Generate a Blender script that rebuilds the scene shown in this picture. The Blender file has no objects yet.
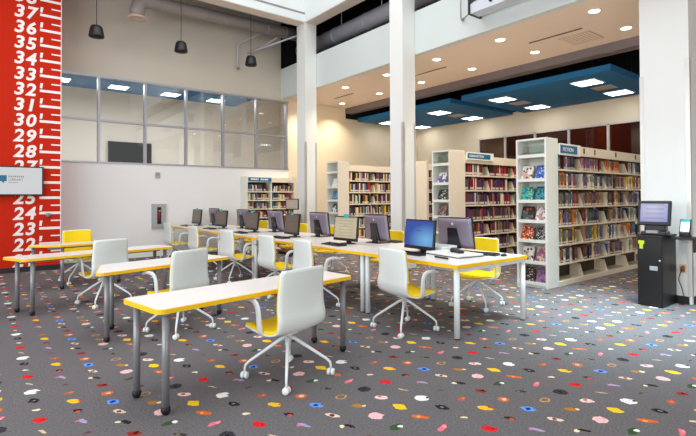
import bpy, bmesh, math, random
from mathutils import Vector, Matrix
random.seed(7)
scn = bpy.context.scene
COL = scn.collection
PI = math.pi
R = math.radians

# ------------------------------------------------------------------ materials
def lin(c):
    return tuple(((x / 255.0) / 12.92 if x <= 10.3 else (((x / 255.0) + 0.055) / 1.055) ** 2.4) for x in c)

class NT:
    """small helper to wire math nodes"""
    def __init__(s, m):
        m.use_nodes = True
        s.t = m.node_tree
        s.n, s.l = s.t.nodes, s.t.links
        s.bsdf = s.n.get('Principled BSDF')
        s.out = s.n.get('Material Output')
    def _in(s, sock, v):
        if hasattr(v, 'node'):
            s.l.new(v, sock)
        else:
            sock.default_value = v
    def m(s, op, a, b=0.0, c=None):
        n = s.n.new('ShaderNodeMath'); n.operation = op
        s._in(n.inputs[0], a); s._in(n.inputs[1], b)
        if c is not None: s._in(n.inputs[2], c)
        return n.outputs[0]
    def mix(s, f, a, b):
        n = s.n.new('ShaderNodeMix'); n.data_type = 'RGBA'
        s._in(n.inputs[0], f)
        for k, v in ((6, a), (7, b)):
            s._in(n.inputs[k], v if hasattr(v, 'node') else (*v, 1.0))
        return n.outputs[2]
    def noise(s, vec, scale, detail=2.0, rough=0.5):
        n = s.n.new('ShaderNodeTexNoise')
        if vec is not None: s.l.new(vec, n.inputs['Vector'])
        n.inputs['Scale'].default_value = scale
        n.inputs['Detail'].default_value = detail
        n.inputs['Roughness'].default_value = rough
        return n.outputs[0]
    def coord(s, k='Object'):
        n = s.n.new('ShaderNodeTexCoord')
        return n.outputs[k]
    def xyz(s, v):
        n = s.n.new('ShaderNodeSeparateXYZ'); s.l.new(v, n.inputs[0])
        return n.outputs
    def ramp(s, f, stops, const=True):
        n = s.n.new('ShaderNodeValToRGB'); r = n.color_ramp
        r.interpolation = 'CONSTANT' if const else 'LINEAR'
        while len(r.elements) > 1: r.elements.remove(r.elements[-1])
        for i, (p, c) in enumerate(stops):
            e = r.elements[0] if i == 0 else r.elements.new(p)
            e.position = p; e.color = (*c, 1.0)
        s.l.new(f, n.inputs[0])
        return n.outputs[0]

MATS = {}
def mat(name, rgb, rough=0.5, metal=0.0, vary=0.06, scale=6.0, spec=0.5, bump=0.0, bscale=200.0, emit=None, estr=0.0, coat=0.0):
    if name in MATS: return MATS[name]
    m = bpy.data.materials.new(name); t = NT(m); b = t.bsdf
    c = lin(rgb)
    if vary > 0:
        f = t.noise(t.coord('Object'), scale, 3.0)
        lo = tuple(x * (1 - vary) for x in c); hi = tuple(min(1.0, x * (1 + vary)) for x in c)
        t.l.new(t.mix(f, lo, hi), b.inputs['Base Color'])
    else:
        b.inputs['Base Color'].default_value = (*c, 1)
    b.inputs['Roughness'].default_value = rough
    b.inputs['Metallic'].default_value = metal
    b.inputs['Specular IOR Level'].default_value = spec
    if coat: b.inputs['Coat Weight'].default_value = coat
    if emit:
        b.inputs['Emission Color'].default_value = (*lin(emit), 1)
        b.inputs['Emission Strength'].default_value = estr
    if bump:
        n = t.n.new('ShaderNodeBump'); n.inputs['Strength'].default_value = bump; n.inputs['Distance'].default_value = 0.002
        t.l.new(t.noise(t.coord('Object'), bscale, 2.0), n.inputs['Height'])
        t.l.new(n.outputs[0], b.inputs['Normal'])
    MATS[name] = m
    return m

M = {}
M['wall_grey'] = mat('painted_wall_grey', (236, 234, 232), 0.75, vary=0.02, scale=1.5)
M['wall_tan'] = mat('painted_wall_tan', (240, 224, 196), 0.75, vary=0.02, scale=1.5)
M['wall_upper'] = mat('painted_wall_beige', (206, 197, 182), 0.8, vary=0.03, scale=1.2)
M['white_paint'] = mat('white_paint', (232, 236, 236), 0.55, vary=0.015, scale=1.0)
M['fascia'] = mat('fascia_paint', (211, 219, 216), 0.6, vary=0.015)
M['column_tan'] = mat('column_paint', (234, 235, 231), 0.55, vary=0.015, scale=1.0)
M['soffit'] = mat('soffit_paint', (238, 218, 201), 0.8, vary=0.02, scale=1.0)
M['beam_bounce'] = mat('beam_bounce_tint', (226, 214, 200), 0.7, vary=0.02)
M['red'] = mat('red_paint', (198, 40, 16), 0.8, vary=0.05, scale=0.8, spec=.15)
M['white_vinyl'] = mat('white_vinyl', (246, 238, 232), 0.5, vary=0.02)
M['baseboard'] = mat('black_rubber_base', (34, 33, 38), 0.5)
M['dark_deck'] = mat('dark_ceiling_deck', (18, 17, 18), 0.9)
M['brown_deck'] = mat('brown_ceiling_deck', (82, 72, 66), 0.9)
M['steel_brown'] = mat('painted_steel_brown', (118, 106, 106), 0.5, vary=0.08)
M['duct'] = mat('duct_grey', (150, 140, 136), 0.5, metal=0.15, vary=0.06)
M['duct_white'] = mat('duct_pale', (206, 210, 220), 0.45, metal=0.15, vary=0.05)
M['cloud_blue'] = mat('acoustic_blue', (24, 104, 154), 0.8, vary=0.06)
M['mullion'] = mat('anodised_aluminium', (176, 176, 184), 0.35, metal=0.6, vary=0.03)
M['alu_white'] = mat('white_aluminium', (226, 218, 208), 0.4, vary=0.02)
M['guard'] = mat('stainless_guard', (214, 212, 206), 0.38, metal=0.6, vary=0.03)
M['black_plastic'] = mat('black_plastic', (22, 22, 25), 0.4, vary=0.1)
M['black_lam'] = mat('black_laminate', (10, 10, 12), 0.35, vary=0.12)
M['rubber'] = mat('black_rubber', (12, 12, 13), 0.6)
M['grey_tube'] = mat('grey_steel_tube', (138, 139, 143), 0.4, metal=0.3, vary=0.05)
M['white_tube'] = mat('white_steel', (226, 232, 234), 0.35, vary=0.02)
M['lam_white'] = mat('white_laminate', (236, 230, 226), 0.28, vary=0.015, scale=2.0)
M['edge_yellow'] = mat('yellow_edge', (250, 198, 0), 0.4, vary=0.03)
M['shell_white'] = mat('white_chair_shell', (230, 238, 235), 0.4, vary=0.015)
M['uph_yellow'] = mat('yellow_upholstery', (252, 216, 0), 0.75, vary=0.05, scale=30)
M['shelf'] = mat('cream_shelf_steel', (234, 222, 198), 0.45, vary=0.03)
M['shelf_white'] = mat('white_shelf_end', (228, 228, 219), 0.45, vary=0.02)
M['panel_tan'] = mat('warm_white_end_panel', (226, 215, 196), 0.5, vary=0.02)
M['shelf_back'] = mat('shelf_back_brown', (64, 48, 38), 0.7, vary=0.1)
M['sign_blue'] = mat('blue_sign', (18, 104, 140), 0.4, vary=0.03)
M['aio'] = mat('pewter_plastic', (138, 128, 143), 0.3, metal=0.25, vary=0.04)
M['aio_dark'] = mat('dark_gloss_plastic', (38, 34, 42), 0.2, vary=0.05)
M['teal'] = mat('teal_tab', (20, 176, 176), 0.5)
M['paper'] = mat('white_paper', (238, 234, 230), 0.8, vary=0.01)
M['scanner_white'] = mat('scanner_white', (232, 233, 230), 0.4, vary=0.02)
M['brown_wood'] = mat('oak_veneer', (146, 84, 36), 0.45, vary=0.18, scale=14)
M['tv_black'] = mat('tv_screen_off', (12, 10, 11), 0.3, vary=0.1, spec=.2)
M['cabinet_grey'] = mat('cabinet_grey', (176, 176, 178), 0.4, metal=0.3)
M['green_tag'] = mat('green_tag', (190, 205, 40), 0.5)
M['lens'] = mat('downlight_lens', (255, 250, 235), 0.4, vary=0, emit=(255, 244, 220), estr=9.0)
M['troffer'] = mat('troffer_lens', (255, 255, 255), 0.4, vary=0, emit=(246, 250, 255), estr=9.0)
M['label_white'] = mat('white_label', (206, 198, 186), 0.6, vary=0.02)
M['pages'] = mat('book_pages', (222, 208, 180), 0.8, vary=0.05)
M['plate_ivory'] = mat('ivory_plate', (214, 196, 160), 0.5)
M['room_wall'] = mat('meeting_room_wall', (236, 229, 222), 0.75, vary=0.02)
M['ext_red'] = mat('extinguisher_red', (150, 30, 24), 0.35)
M['vent'] = mat('vent_tan', (204, 182, 164), 0.6)
M['slot'] = mat('slot_dark', (88, 66, 54), 0.7)

def glass(name, tint, ior, base=0.0, rough=0.02):
    m = bpy.data.materials.new(name); t = NT(m)
    t.n.remove(t.bsdf)
    tr = t.n.new('ShaderNodeBsdfTransparent'); tr.inputs[0].default_value = (*lin(tint), 1)
    gl = t.n.new('ShaderNodeBsdfGlossy'); gl.inputs['Roughness'].default_value = rough
    fr = t.n.new('ShaderNodeFresnel'); fr.inputs[0].default_value = ior
    f = t.m('MINIMUM', t.m('ADD', fr.outputs[0], base), 1.0)
    mx = t.n.new('ShaderNodeMixShader')
    t.l.new(f, mx.inputs[0]); t.l.new(tr.outputs[0], mx.inputs[1]); t.l.new(gl.outputs[0], mx.inputs[2])
    t.l.new(mx.outputs[0], t.out.inputs[0])
    return m
M['glass'] = glass('clear_glass', (244, 246, 244), 1.5, 0.05)
M['dark_glass'] = glass('dark_tinted_glass', (168, 146, 138), 1.45, 0.0)
M['acrylic'] = glass('clear_acrylic', (236, 244, 240), 1.4, 0.03)

def screen_mat(name, a, b, centre=(0.3, -0.1), s=1.6, strength=1.0, lines=0):
    """a lit display: two colours blended radially, optional grey text lines (object space, x right, z up, unit half size)"""
    m = bpy.data.materials.new(name); t = NT(m)
    g = t.xyz(t.coord('Generated'))
    u = t.m('SUBTRACT', g[1], 0.5 + centre[0] * 0.5); v = t.m('SUBTRACT', g[2], 0.5 + centre[1] * 0.5)
    d = t.m('MULTIPLY', t.m('SQRT', t.m('ADD', t.m('MULTIPLY', u, u), t.m('MULTIPLY', v, v))), s)
    d = t.m('MINIMUM', d, 1.0)
    c = t.mix(d, lin(a), lin(b))
    if lines:
        w = t.m('GREATER_THAN', t.m('FRACT', t.m('MULTIPLY', g[2], float(lines))), 0.62)
        inside = t.m('MULTIPLY', t.m('GREATER_THAN', g[1], 0.14), t.m('LESS_THAN', g[1], 0.8))
        c = t.mix(t.m('MULTIPLY', t.m('MULTIPLY', w, inside), 0.25), c, lin((90, 80, 70)))
    t.bsdf.inputs['Base Color'].default_value = (0.02, 0.02, 0.02, 1)
    t.bsdf.inputs['Roughness'].default_value = 0.35
    t.l.new(c, t.bsdf.inputs['Emission Color']); t.bsdf.inputs['Emission Strength'].default_value = strength
    return m
M['scr_blue'] = screen_mat('screen_blue', (110, 185, 235), (3, 74, 165), (-0.55, -0.5), 1.5, 0.9)
M['scr_doc'] = screen_mat('screen_document', (226, 216, 184), (206, 196, 164), (0, 0), 1.4, 0.75, lines=7)
M['scr_dim'] = screen_mat('screen_dim', (132, 114, 98), (108, 92, 80), (0, 0), 1.4, 0.5, lines=7)
M['scr_lav'] = screen_mat('screen_lavender', (206, 206, 236), (146, 146, 204), (0.1, 0.5), 1.2, 0.85, lines=4)
M['scr_sign'] = screen_mat('screen_sign', (206, 208, 210), (200, 202, 205), (0, 0), 1.0, 0.95)
M['scr_cat'] = screen_mat('screen_catalog', (206, 184, 160), (186, 166, 144), (0, 0), 1.2, 0.6, lines=6)

# carpet -------------------------------------------------------------
def carpet():
    m = bpy.data.materials.new('printed_carpet'); t = NT(m)
    pos = t.coord('Object')
    wob = t.n.new('ShaderNodeTexNoise'); wob.inputs['Scale'].default_value = 28.0; wob.inputs['Detail'].default_value = 1.0
    t.l.new(pos, wob.inputs['Vector'])
    wv = t.xyz(wob.outputs['Color'])
    p = t.xyz(pos)
    px, py = 0.2155, 0.187
    cx = t.m('DIVIDE', t.m('SUBTRACT', p[0], 2.245), px)
    cy = t.m('DIVIDE', t.m('SUBTRACT', p[1], 1.173), py)
    col = t.m('FLOOR', t.m('ADD', cx, 0.5)); row = t.m('FLOOR', t.m('ADD', cy, 0.5))
    lx = t.m('MULTIPLY', t.m('SUBTRACT', cx, col), px)
    ly = t.m('MULTIPLY', t.m('SUBTRACT', cy, row), py)
    lx = t.m('ADD', lx, t.m('MULTIPLY', t.m('SUBTRACT', wv[0], 0.5), 0.03))
    ly = t.m('ADD', ly, t.m('MULTIPLY', t.m('SUBTRACT', wv[1], 0.5), 0.03))
    ci = t.m('MODULO', t.m('ADD', col, 1001.0), 5.0); ri = t.m('MODULO', t.m('ADD', row, 1000.0), 5.0)
    fac = t.m('DIVIDE', t.m('ADD', t.m('ADD', t.m('MULTIPLY', ri, 5.0), ci), 0.5), 25.0)
    # main, second, half a, half b, angle, exponent, hole, blob x, blob y, blob r
    D = [((52, 84, 44), (232, 234, 222), .058, .030, 5, 2, 0, .028, -.012, .018),
         ((226, 104, 36), (240, 160, 80), .066, .026, -56, 2.5, 0, -.01, .005, .014),
         ((30, 26, 30), (132, 122, 122), .056, .036, -76, 1.6, 0, .0, .0, .012),
         ((198, 92, 48), (220, 140, 90), .042, .026, 0, 2, 0, .01, .0, .01),
         ((150, 42, 28), (66, 28, 24), .050, .034, -45, 1.5, 0, .012, .0, .014),
         ((244, 192, 194), (244, 192, 194), .053, .051, -50, 2, 0, 0, 0, 0),
         ((250, 204, 12), (250, 204, 12), .064, .046, -78, 1.3, 0, 0, 0, 0),
         ((240, 240, 236), (30, 30, 34), .056, .050, -52, 2, 0, .034, -.022, .011),
         ((96, 58, 52), (140, 90, 80), .038, .011, -10, 1.4, 0, .02, 0, .008),
         ((36, 26, 26), (244, 226, 176), .046, .018, -64, 2, 0, -.042, .030, .017),
         ((180, 124, 44), (236, 222, 184), .052, .029, -60, 1.8, 0, .034, -.026, .015),
         ((240, 210, 206), (206, 92, 80), .056, .034, -48, 2, 0, .0, .012, .015),
         ((222, 190, 144), (222, 190, 144), .048, .009, -62, 2, 0, 0, 0, 0),
         ((176, 154, 196), (200, 112, 146), .052, .018, -68, 1.6, 0, -.03, .022, .012),
         ((240, 206, 182), (92, 48, 34), .058, .023, -62, 2.5, 0, .0, .0, .015),
         ((206, 152, 84), (206, 152, 84), .047, .036, 0, 2, .45, 0, 0, 0),
         ((52, 48, 54), (30, 28, 32), .054, .052, -45, 2, 0, 0, 0, .013),
         ((220, 26, 32), (190, 16, 24), .050, .036, -64, 4, 0, .02, -.01, .012),
         ((58, 22, 22), (212, 76, 50), .042, .028, -66, 1.5, 0, -.002, -.016, .018),
         ((98, 158, 240), (18, 46, 160), .058, .042, -62, 1.3, 0, 0, 0, .020),
         ((58, 52, 44), (124, 112, 88), .050, .020, -48, 1.8, 0, -.012, .010, .014),
         ((240, 118, 130), (246, 160, 160), .056, .022, 16, 2, 0, .02, .0, .012),
         ((244, 220, 186), (244, 220, 186), .030, .017, -40, 2, 0, 0, 0, 0),
         ((250, 192, 30), (206, 62, 30), .058, .035, -62, 1.7, 0, .034, -.022, .012),
         ((210, 108, 64), (238, 194, 154), .047, .045, -45, 2, 0, .005, .0, .018)]
    P = [i / 25.0 for i in range(25)]
    c1 = t.ramp(fac, [(P[i], lin(d[0])) for i, d in enumerate(D)])
    c2 = t.ramp(fac, [(P[i], lin(d[1])) for i, d in enumerate(D)])
    s1 = t.ramp(fac, [(P[i], (d[2] / .08, d[3] / .08, d[4] / 180.0 + .5)) for i, d in enumerate(D)])
    s2 = t.ramp(fac, [(P[i], (d[5] / 8.0, d[6], d[9] / .08)) for i, d in enumerate(D)])
    s3 = t.ramp(fac, [(P[i], (d[7] / .16 + .5, d[8] / .16 + .5, 0)) for i, d in enumerate(D)])
    q1, q2, q3 = t.xyz(s1), t.xyz(s2), t.xyz(s3)
    ang = t.m('MULTIPLY', t.m('SUBTRACT', q1[2], .5), PI)
    ca, sa = t.m('COSINE', ang), t.m('SINE', ang)
    rx = t.m('ADD', t.m('MULTIPLY', lx, ca), t.m('MULTIPLY', ly, sa))
    ry = t.m('SUBTRACT', t.m('MULTIPLY', ly, ca), t.m('MULTIPLY', lx, sa))
    ex = t.m('MULTIPLY', q2[0], 8.0)
    d = t.m('ADD', t.m('POWER', t.m('ABSOLUTE', t.m('DIVIDE', rx, t.m('MULTIPLY', q1[0], .072))), ex),
            t.m('POWER', t.m('ABSOLUTE', t.m('DIVIDE', ry, t.m('MULTIPLY', q1[1], .072))), ex))
    mask = t.m('MULTIPLY', t.m('LESS_THAN', d, 1.0), t.m('GREATER_THAN', d, t.m('SUBTRACT', q2[1], .001)))
    ox = t.m('SUBTRACT', lx, t.m('MULTIPLY', t.m('SUBTRACT', q3[0], .5), .16))
    oy = t.m('SUBTRACT', ly, t.m('MULTIPLY', t.m('SUBTRACT', q3[1], .5), .16))
    dist = t.m('SQRT', t.m('ADD', t.m('MULTIPLY', ox, ox), t.m('MULTIPLY', oy, oy)))
    mask2 = t.m('LESS_THAN', dist, t.m('MULTIPLY', q2[2], .08))
    f1 = t.noise(pos, 260.0, 2.0, 0.7)
    f2 = t.noise(pos, 3.0, 2.0)
    f3 = t.noise(pos, 70.0, 4.0, 0.9)
    base = t.mix(t.m('MINIMUM', t.m('MAXIMUM', t.m('ADD', t.m('MULTIPLY', t.m('SUBTRACT', t.m('ADD', t.m('MULTIPLY', f1, .5), t.m('MULTIPLY', f3, .5)), .5), 3.2), .5), 0.0), 1.0), lin((48, 46, 47)), lin((142, 138, 140)))
    base = t.mix(t.m('MULTIPLY', f2, .25), base, lin((98, 92, 96)))
    det = t.m('GREATER_THAN', t.noise(pos, 75.0, 2.0, .6), .56)
    dk = t.mix(.45, c1, base)
    c1 = t.mix(t.m('MULTIPLY', det, .75), c1, dk)
    c = t.mix(mask, base, c1); c = t.mix(mask2, c, c2)
    t.l.new(c, t.bsdf.inputs['Base Color'])
    t.bsdf.inputs['Roughness'].default_value = 0.95
    t.bsdf.inputs['Specular IOR Level'].default_value = 0.1
    bp = t.n.new('ShaderNodeBump'); bp.inputs['Strength'].default_value = 0.3; bp.inputs['Distance'].default_value = 0.003
    t.l.new(f1, bp.inputs['Height']); t.l.new(bp.outputs[0], t.bsdf.inputs['Normal'])
    return m
M['carpet'] = carpet()

# ------------------------------------------------------------------ geometry helpers
class MB:
    def __init__(s):
        s.b = bmesh.new(); s.mi = 0
    def _set(s, faces):
        for f in faces: f.material_index = s.mi
    def box(s, x0, x1, y0, y1, z0, z1):
        v = [s.b.verts.new((x, y, z)) for x in (x0, x1) for y in (y0, y1) for z in (z0, z1)]
        F = [(0, 1, 3, 2), (4, 6, 7, 5), (0, 4, 5, 1), (2, 3, 7, 6), (0, 2, 6, 4), (1, 5, 7, 3)]
        s._set([s.b.faces.new([v[i] for i in f]) for f in F]); return s
    def quad(s, *pts):
        s._set([s.b.faces.new([s.b.verts.new(p) for p in pts])]); return s
    def prism(s, poly, z0, z1, axis='z'):
        """extrude a 2-D polygon along an axis. axis z: (x,y); axis y: (x,z); axis x: (y,z)"""
        def P(p, h):
            return {'z': (p[0], p[1], h), 'y': (p[0], h, p[1]), 'x': (h, p[0], p[1])}[axis]
        a = [s.b.verts.new(P(p, z0)) for p in poly]; c = [s.b.verts.new(P(p, z1)) for p in poly]
        n = len(poly); fs = [s.b.faces.new(a[::-1]), s.b.faces.new(c)]
        for i in range(n): fs.append(s.b.faces.new((a[i], a[(i + 1) % n], c[(i + 1) % n], c[i])))
        s._set(fs); return s
    def ring(s, outer, inner, z0, z1):
        n = len(outer)
        V = [[s.b.verts.new((p[0], p[1], z)) for p in L] for L in (outer, inner) for z in (z0, z1)]
        o0, o1, i0, i1 = V; fs = []
        for k in range(n):
            j = (k + 1) % n
            fs += [s.b.faces.new((o0[k], o0[j], o1[j], o1[k])), s.b.faces.new((i0[j], i0[k], i1[k], i1[j])),
                   s.b.faces.new((o1[k], o1[j], i1[j], i1[k])), s.b.faces.new((o0[j], o0[k], i0[k], i0[j]))]
        s._set(fs); return s
    def tube(s, pts, r, seg=10, cap=True, sq=(1.0, 1.0)):
        """sweep a circle (or ellipse) along points; r a number or a list"""
        pts = [Vector(p) for p in pts]; n = len(pts); rings = []
        rr = r if isinstance(r, (list, tuple)) else [r] * n
        up = None
        for i in range(n):
            d = (pts[min(i + 1, n - 1)] - pts[max(i - 1, 0)]).normalized()
            if up is None:
                up = Vector((0, 0, 1)) if abs(d.z) < .9 else Vector((1, 0, 0))
            x = up.cross(d)
            if x.length < 1e-4: x = Vector((0, 1, 0)).cross(d)
            x.normalize(); y = d.cross(x); up = y
            rings.append([s.b.verts.new(pts[i] + (x * math.cos(2 * PI * k / seg) * sq[0] + y * math.sin(2 * PI * k / seg) * sq[1]) * rr[i]) for k in range(seg)])
        fs = []
        for a, c in zip(rings, rings[1:]):
            for k in range(seg): fs.append(s.b.faces.new((a[k], a[(k + 1) % seg], c[(k + 1) % seg], c[k])))
        for f in fs: f.smooth = True
        if cap: fs += [s.b.faces.new(rings[0][::-1]), s.b.faces.new(rings[-1])]
        s._set(fs); return s
    def lathe(s, prof, c=(0, 0, 0), seg=20, smooth=True):
        """revolve (radius, z) pairs around z through c"""
        rings = []
        for r, z in prof:
            if r < 1e-6: rings.append([s.b.verts.new((c[0], c[1], c[2] + z))])
            else: rings.append([s.b.verts.new((c[0] + r * math.cos(2 * PI * k / seg), c[1] + r * math.sin(2 * PI * k / seg), c[2] + z)) for k in range(seg)])
        fs = []
        for a, b in zip(rings, rings[1:]):
            for k in range(seg):
                j = (k + 1) % seg
                if len(a) == 1 and len(b) == 1: continue
                if len(a) == 1: fs.append(s.b.faces.new((a[0], b[j], b[k])))
                elif len(b) == 1: fs.append(s.b.faces.new((a[k], a[j], b[0])))
                else: fs.append(s.b.faces.new((a[k], a[j], b[j], b[k])))
        for f in fs: f.smooth = smooth
        s._set(fs); return s
    def sheet(s, grid, th, nrm_flip=False):
        """grid[i][j] of points -> solid sheet, thickness th along the normals"""
        ni, nj = len(grid), len(grid[0]); G = [[Vector(p) for p in row] for row in grid]; N = []
        for i in range(ni):
            row = []
            for j in range(nj):
                a = G[min(i + 1, ni - 1)][j] - G[max(i - 1, 0)][j]; c = G[i][min(j + 1, nj - 1)] - G[i][max(j - 1, 0)]
                n = a.cross(c)
                n = n.normalized() if n.length > 1e-9 else Vector((0, 0, 1))
                row.append(-n if nrm_flip else n)
            N.append(row)
        A = [[s.b.verts.new(G[i][j]) for j in range(nj)] for i in range(ni)]
        B = [[s.b.verts.new(G[i][j] + N[i][j] * th) for j in range(nj)] for i in range(ni)]
        fs = []
        for i in range(ni - 1):
            for j in range(nj - 1):
                fs.append(s.b.faces.new((A[i][j], A[i][j + 1], A[i + 1][j + 1], A[i + 1][j])))
                fs.append(s.b.faces.new((B[i][j], B[i + 1][j], B[i + 1][j + 1], B[i][j + 1])))
        for j in range(nj - 1):
            fs.append(s.b.faces.new((A[0][j], B[0][j], B[0][j + 1], A[0][j + 1])))
            fs.append(s.b.faces.new((A[-1][j], A[-1][j + 1], B[-1][j + 1], B[-1][j])))
        for i in range(ni - 1):
            fs.append(s.b.faces.new((A[i][0], A[i + 1][0], B[i + 1][0], B[i][0])))
            fs.append(s.b.faces.new((A[i][-1], B[i][-1], B[i + 1][-1], A[i + 1][-1])))
        for f in fs: f.smooth = True
        s._set(fs); return s

def obj(name, mb, mats, parent=None, bevel=0.0, loc=None, rot=None, recalc=True):
    me = bpy.data.meshes.new(name)
    if recalc: bmesh.ops.recalc_face_normals(mb.b, faces=mb.b.faces)
    mb.b.to_mesh(me); mb.b.free()
    for m in (mats if isinstance(mats, (list, tuple)) else [mats]): me.materials.append((M.get(m) or MATS[m]) if isinstance(m, str) else m)
    o = bpy.data.objects.new(name, me); COL.objects.link(o)
    if parent: o.parent = parent
    if loc: o.location = loc
    if rot: o.rotation_euler = rot
    if bevel:
        b = o.modifiers.new('bevel', 'BEVEL'); b.width = bevel; b.segments = 2; b.limit_method = 'ANGLE'; b.angle_limit = R(50)
    return o

def B(*a):
    return MB().box(*a)

def tag(o, label, cat, group=None):
    o['label'] = label; o['category'] = cat
    if group: o['group'] = group
    return o

def struct(o):
    o['kind'] = 'structure'; return o

def thing(name, label, cat, loc=(0, 0, 0), rotz=0.0, group=None):
    o = bpy.data.objects.new(name, None); o.empty_display_size = .1; COL.objects.link(o)
    o.location = loc; o.rotation_euler = (0, 0, rotz)
    return tag(o, label, cat, group)

KIDS = {}
def children(o):
    return [c for c in COL.objects if c.parent == o]
def dup(root, loc, rotz, label, group=None):
    r = root.copy(); COL.objects.link(r); r.location = loc; r.rotation_euler = (0, 0, rotz)
    r['label'] = label
    if group: r['group'] = group
    if root.name not in KIDS:
        KIDS[root.name] = [(c, children(c)) for c in children(root)]
    for c0, gs in KIDS[root.name]:
        c = c0.copy(); COL.objects.link(c); c.parent = r
        for g0 in gs:
            g = g0.copy(); COL.objects.link(g); g.parent = c
    return r

def text_mesh(name, txt, size, m, parent, origin, xdir, ydir, bold=0.0, shear=0.0, ext=0.002, align='LEFT', kern=1.0):
    """flat lettering with its baseline origin, running along xdir, up along ydir"""
    cu = bpy.data.curves.new(name, 'FONT'); cu.body = txt; cu.size = size; cu.shear = shear; cu.offset = bold; cu.extrude = ext
    cu.align_x = align; cu.space_character = kern; cu.resolution_u = 3
    t = bpy.data.objects.new(name, cu); COL.objects.link(t)
    bpy.context.view_layer.update()
    me = bpy.data.meshes.new_from_object(t.evaluated_get(bpy.context.evaluated_depsgraph_get()))
    bpy.data.objects.remove(t); bpy.data.curves.remove(cu)
    x = Vector(xdir).normalized(); y = Vector(ydir).normalized(); z = x.cross(y)
    mx = Matrix((x, y, z)).transposed().to_4x4(); mx.translation = Vector(origin)
    me.transform(mx); me.materials.clear(); me.materials.append(M[m])
    me.name = name
    o = bpy.data.objects.new(name, me); COL.objects.link(o)
    if parent: o.parent = parent
    return o

# ------------------------------------------------------------------ camera
FPX, CY, YAW, PITCH, ROLL, HC = 467.115, 191.177, 0.903864, 0.0139533, -0.00476868, 1.42
def cam_rows():
    c, s = math.cos, math.sin
    Mx = Matrix(((s(YAW), -c(YAW), 0), (0, 0, -1), (c(YAW), s(YAW), 0)))
    P = Matrix(((1, 0, 0), (0, c(PITCH), s(PITCH)), (0, -s(PITCH), c(PITCH))))
    Q = Matrix(((c(ROLL), -s(ROLL), 0), (s(ROLL), c(ROLL), 0), (0, 0, 1)))
    return Q @ P @ Mx
rows = cam_rows()
cd = bpy.data.cameras.new('camera'); cam = bpy.data.objects.new('camera', cd); COL.objects.link(cam)
rx_, dn_, fw_ = rows[0], rows[1], rows[2]
mw = Matrix((rx_, -dn_, -fw_)).transposed().to_4x4(); mw.translation = Vector((0, 0, HC))
cam.matrix_world = mw
cd.sensor_width = 36.0; cd.sensor_fit = 'HORIZONTAL'; cd.lens = FPX * 36.0 / 696.0
cd.shift_y = -(218.0 - CY) / 696.0
cd.clip_start = 0.05; cd.clip_end = 100
scn.camera = cam

# ------------------------------------------------------------------ room shell
YB, XF, ZS = 12.0, 6.95, 4.33           # back wall, fascia plane, soffit height
XW = 12.75                              # far side wall
struct(obj('floor', B(-6, 13.2, -5, 16.2, -0.1, 0.0), 'carpet'))
# back wall below the glazing, beside it and above it
wb = struct(obj('wall_back', B(-5, XF + .25, YB, YB + .15, 0, 2.25), 'wall_grey'))
struct(obj('wall_back_upper', B(-5, XF, YB, YB + .15, 4.28, 6.9), 'wall_upper'))
wt = MB(); wt.box(7.2, 9.36, YB, YB + .15, 0, 5.2); wt.box(9.36, XW, YB, YB + .15, 0, 4.0); wt.box(XF, 7.2, YB, YB + .15, 4.28, 5.2)
struct(obj('wall_back_tan', wt, 'wall_tan'))
struct(obj('wall_back_dark', B(9.36, XW, YB, YB + .15, 4.0, 5.2), 'dark_deck'))
# glazing strip
mull = [1.15, 2.141, 3.158, 4.159, 5.158, 6.151, 7.137]
win = bpy.data.objects.new('window_1', None); COL.objects.link(win); struct(win)
f = MB()
f.box(-2.0, 7.2, YB - .02, YB + .1, 2.25, 2.285); f.box(-2.0, 7.2, YB - .02, YB + .1, 4.235, 4.28)
for x in mull: f.box(x - .025, x + .025, YB - .03, YB + .1, 2.285, 4.235)
f.box(-2.0, 7.137, YB - .02, YB + .09, 3.215, 3.26)
obj('window_frame', f, 'mullion', win)
ed = [-2.0] + mull
for a, b in zip(ed, ed[1:]):
    for z0, z1 in ((2.285, 3.215), (3.26, 4.235)):
        obj('glass_pane', B(a + .025, b - .025, YB + .03, YB + .04, z0, z1), 'glass', win)
f = MB(); f.box(7.16, 7.2, YB, YB + .1, 2.25, 4.28)
obj('window_jamb', f, 'wall_tan', win)
# room behind the glazing
rm = MB(); rm.box(-2, 9.2, 16.0, 16.1, 0, 5.2)
struct(obj('wall_meeting_room', rm, 'room_wall'))
struct(obj('wall_meeting_room_side', B(9.2, 9.3, YB + .15, 16.1, 0, 5.2), 'room_wall'))
struct(obj('wall_meeting_room_left', B(-2.1, -2.0, YB + .15, 16.1, 0, 5.2), 'room_wall'))
struct(obj('ceiling_meeting_room', B(-2.1, 9.3, YB + .15, 16.1, 5.2, 5.3), 'room_wall'))
struct(obj('floor_bounce', B(-2, 9.2, YB + .15, 16.0, 0, .006), 'lam_white'))  # unseen pale floor added to bounce light up onto the blue cloud
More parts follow.
